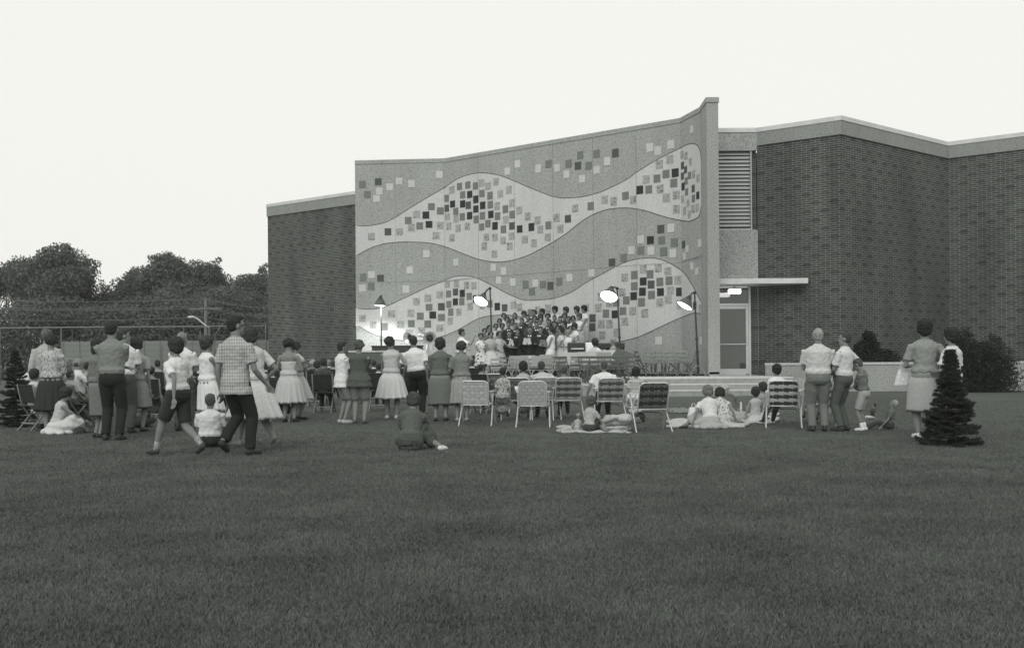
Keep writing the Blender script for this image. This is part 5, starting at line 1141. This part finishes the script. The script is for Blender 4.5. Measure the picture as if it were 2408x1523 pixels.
tb = thing('handbag', 'pale handbag hanging from the arm of the woman by the spruce', 'handbag', (q.x+.02, q.y, z0)); g.loft([[(sx*w_, sy*.05, z) for sx, sy in ((-1, -1), (1, -1), (1, 1), (-1, 1))] for z, w_ in ((0, .13), (.16, .09), (.24, .06))]); g.build('body', mat('pale_leather', .62, rough=.4), tb, bevel=.01)
g = G(); g.tube([(-.05, 0, .22), (-.03, 0, .36), (.04, 0, .42), (.07, 0, .22)], .008, 6); g.build('handle', mat('pale_leather', .62, rough=.4), tb, True)
stand('woman in a white blouse turned left, standing behind the small spruce', 2238, 768, h=1.63, top=.56, bot=.30, sex='f', hs='bouf', hair=.022, bt='skirt', rz=R(38), arms=('bent', 'bent'), full=.10)
# ---- choir and stage
def stage(label, cx, cy, Y, zf, hk=1.02, lift=70, **k):   # cx, cy: head centre in the choir close-up
    u, v = Z[4](cx, cy-lift); p = at(u, v, Y); h = (p.z-zf)/hk; p.z = zf
    k.setdefault('group', 'choir'); return person(label, p, max(1.25, min(1.88, h)), lod=False, **k)
def cf(**k): d = dict(sex='f', hs='curl', bt='skirt', full=.13, top=.5, bot=.5, hair=.03, rz=R(180), arms=('book', 'book'), sl='cap'); d.update(k); return d
def cm(**k): d = dict(sex='m', hs='short', top=.022, bot=.022, hair=.03, rz=R(180), arms=('book', 'book'), sl='long', coat=True, tuck=False); d.update(k); return d
zr = (PZ, 1.0, 1.24, 1.44)
A_ = [(262, 668, 35.4, cf(top=.62, bot=.62, pat=('floral', .12, 11, 0), patb=('floral', .12, 11, 0)), 'girl in a white dress with large dark flowers, first of the front choir row'),
 (415, 640, 35.4, cf(top=.36, bot=.55, rz=R(195)), 'girl in a grey top and white skirt beside the large flowered dress'),
 (548, 640, 35.5, cf(top=.4, bot=.4, pat=('floral', .2, 20, 0), patb=('floral', .2, 20, 0), rz=R(205), arms=('reach', 'front')), 'girl in a small print dress stretching her arm to the right'),
 (715, 625, 36.0, cm(), 'dark suited man with glasses, leftmost man of the front choir row'),
 (850, 590, 36.2, cm(rz=R(140)), 'dark suited man turned right holding a white sheet'),
 (1050, 560, 36.0, cm(rz=R(165)), 'tall dark suited man at the middle of the front choir row'),
 (1215, 560, 35.9, cm(rz=R(150)), 'dark suited man with glasses beside the girls in white'),
 (1385, 565, 35.0, cf(top=.62, bot=.62, rz=R(95), sl='none', arms=('front', 'bent'), full=.10, hair=.025), 'girl in a white sleeveless dress in profile at the front right of the choir'),
 (1545, 570, 35.2, cf(top=.5, bot=.5, rz=R(110), hair=.022), 'girl in a pale pleated dress behind the profile girl'),
 (1655, 610, 35.0, cf(top=.6, bot=.55, rz=R(120), hair=.2), 'fair haired girl in white at the right end of the front row')]
for x, y, Y, k, lab in A_: stage(lab, x, y, Y, PZ, **k)
zB = [(395, 545, 37.7, cf(top=.3, rz=R(190))), (500, 515, 37.6, cf(top=.5)), (602, 510, 37.5, cf(top=.2, bot=.2)), (703, 480, 37.4, cm()), (915, 425, 37.3, cm(rz=R(150))), (1060, 430, 37.2, cm(top=.06)), (1215, 400, 37.0, cf(top=.4)), (1345, 440, 36.8, cm(rz=R(160))), (1445, 480, 36.5, cm(rz=R(140))), (1590, 470, 36.3, cf(top=.12, bot=.1, rz=R(130))), (1760, 515, 36.0, cf(top=.66, bot=.66, rz=R(125), hs='bouf', arms=('bent', 'bent')))]
zB += [(320, 600, 36.6, cf(top=.1, bot=.1)), (810, 500, 37.2, cm()), (1150, 480, 36.9, cm()), (1490, 560, 36.0, cf(top=.1, bot=.1)), (1690, 560, 35.9, cf(top=.5))]
DB = ['girl with short dark curls at the left end', 'girl in white second from the left', 'girl in a dark blouse third from the left', 'dark suited man fourth from the left', 'tall dark suited man with glasses leaning right', 'man in a dark jacket in the middle', 'girl with a full hairdo in the middle', 'dark suited man with head bowed', 'dark suited man behind the profile girl', 'dark haired girl in a dark dress', 'girl in a bright white blouse at the right end', 'girl half hidden behind the flowered dress', 'dark suited man half hidden left of centre', 'dark suited man half hidden right of centre', 'dark dressed girl half hidden by the profile girl', 'pale bloused girl half hidden near the right']
for (x, y, Y, k), d in zip(zB, DB): stage(d+' of the second choir row', x, y, Y, zr[1], **k)
zC = [(760, 445, 38.5, cf(top=.3)), (1215, 360, 37.9, cf(top=.45)), (1440, 375, 37.5, cm()), (1600, 345, 37.3, cf(top=.15)), (1665, 400, 37.2, cm(top=.05)), (1835, 350, 36.9, cf(top=.62, bot=.4, hair=.08, rz=R(140), sl='none', hs='bouf'))]
zC += [(560, 440, 38.8, cf(top=.5)), (680, 400, 38.6, cf(top=.4)), (1010, 370, 38.2, cm()), (1120, 390, 38.0, cf(top=.5)), (1330, 350, 37.7, cf(top=.3)), (1530, 400, 37.2, cm()), (1735, 390, 37.0, cf(top=.6))]
DC = ['dark girl at the left', 'curly haired girl second from the left', 'dark suited man in the middle', 'dark haired girl right of the man', 'man whose white collar shows', 'brown haired girl in a white sleeveless top', 'girl glimpsed at the far left end', 'girl glimpsed under the long dark bob', 'man glimpsed left of centre', 'girl glimpsed at the centre', 'girl glimpsed right of centre', 'man glimpsed under the bushy hair', 'girl glimpsed under the dark waves']
for (x, y, Y, k), d in zip(zC, DC): stage(d+' of the third choir row', x, y, Y, zr[2], **k)
zD = [(628, 345, 39.6), (805, 345, 39.4), (950, 315, 39.1), (1112, 295, 38.9), (1242, 280, 38.7), (1445, 240, 38.3), (1620, 250, 38.1), (1792, 240, 37.8), (1912, 230, 37.5)]
DD = ['girl with a short fringe, leftmost', 'girl with a long dark bob, second from the left', 'girl with a smooth hairdo, third from the left', 'girl with swept hair, fourth from the left', 'girl with a round dark hairdo, fifth from the left', 'girl with the blackest hair, sixth from the left', 'girl with bushy hair, third from the right', 'girl with dark waves, second from the right', 'girl in a long pale dress at the right end']
for i, ((x, y, Y), d) in enumerate(zip(zD, DD)): stage(d+' in the back choir row', x, y, Y, zr[3], **cf(top=(.5, .45, .6)[i % 3], hs=('curl', 'long', 'bouf', 'curl', 'bouf', 'bouf', 'bouf', 'bouf', 'bouf')[i], rz=R(180-i*7), hair=.02 if i in (4, 5, 8) else .04, bot=.45, full=.1))
def pstage(label, u, v, Y, zf, **k): p = at(u, v, Y); h = (p.z-zf)/1.02; p.z = zf; return person(label, p, max(1.0, min(1.9, h)), lod=False, group=k.pop('group', 'people on the stage'), **k)
pstage('young conductor in a white shirt standing with head turned right', 1086, 771, 34.2, TZ, top=.72, bot=.06, hair=.03, rz=R(-70), arms=('bent', 'raise'))
p = at(1399, 793, 33.3); p.z = TZ; z = at(1399, 793, 33.3).z-TZ; person('woman in a pale blouse seated at the organ with her back turned', p, max(1.3, (z-.49)/.51), pose='chair', top=.5, bot=.4, sex='f', hs='bouf', bt='skirt', hair=.02, arms=('front', 'clap'), rz=R(20), group='people on the stage', lod=False)
p = at(1441, 794, 33.9); p.z = PZ; z = p.z; z = at(1441, 794, 33.9).z-PZ; person('fair haired child seated in profile beside the brightest floodlight pole', p, max(1.2, (z-.49)/.51), pose='chair', top=.2, bot=.2, sex='f', hs='curl', bt='skirt', hair=.16, rz=R(70), group='people on the stage', lod=False)
pstage('tuba player hidden below the front facing sousaphone bell', 975, 812, 35.9, TZ, top=.3, bot=.05, hair=.04, rz=R(180), arms=('clap', 'clap'))
# loose song sheets held by the choir
for i, (x, y, Y, lab) in enumerate([(1000, 740, 35.5, 'large white song sheet held open by the tall man at the middle'), (745, 765, 35.6, 'small white song sheet held by the leftmost dark suited man'), (1250, 765, 35.5, 'grey song folder held by the dark suited man with glasses')]):
    u, v = Z[4](x, y); q = at(u, v, Y-.05); t = thing('song_sheet', lab, 'song sheet', q, 0, 'song sheets held by the choir'); g = G()
    w_ = (.12, .07, .10)[i]; Rm = Matrix.Rotation(R(35), 3, 'X'); Rl = Matrix.Rotation(R(12), 3, 'Y')
    g.box((-w_/2, 0, 0), (w_, .004, .24), Rm @ Rl); g.box((w_/2, 0, 0), (w_, .004, .24), Rm @ Rl.transposed()); g.build('paper', mat('white_paper', .7, amt=.05) if i < 2 else mat('grey_folder', .3), t)
t_ = thing('folded_paper', 'folded paper read by the woman beside the sundress', 'paper', at(722, 848, 22.2)); g = G(); g.box((0, 0, 0), (.30, .22, .012), Matrix.Rotation(R(-18), 3, 'Y')); g.build('sheet', mat('grey_folder', .3), t_)
settle()
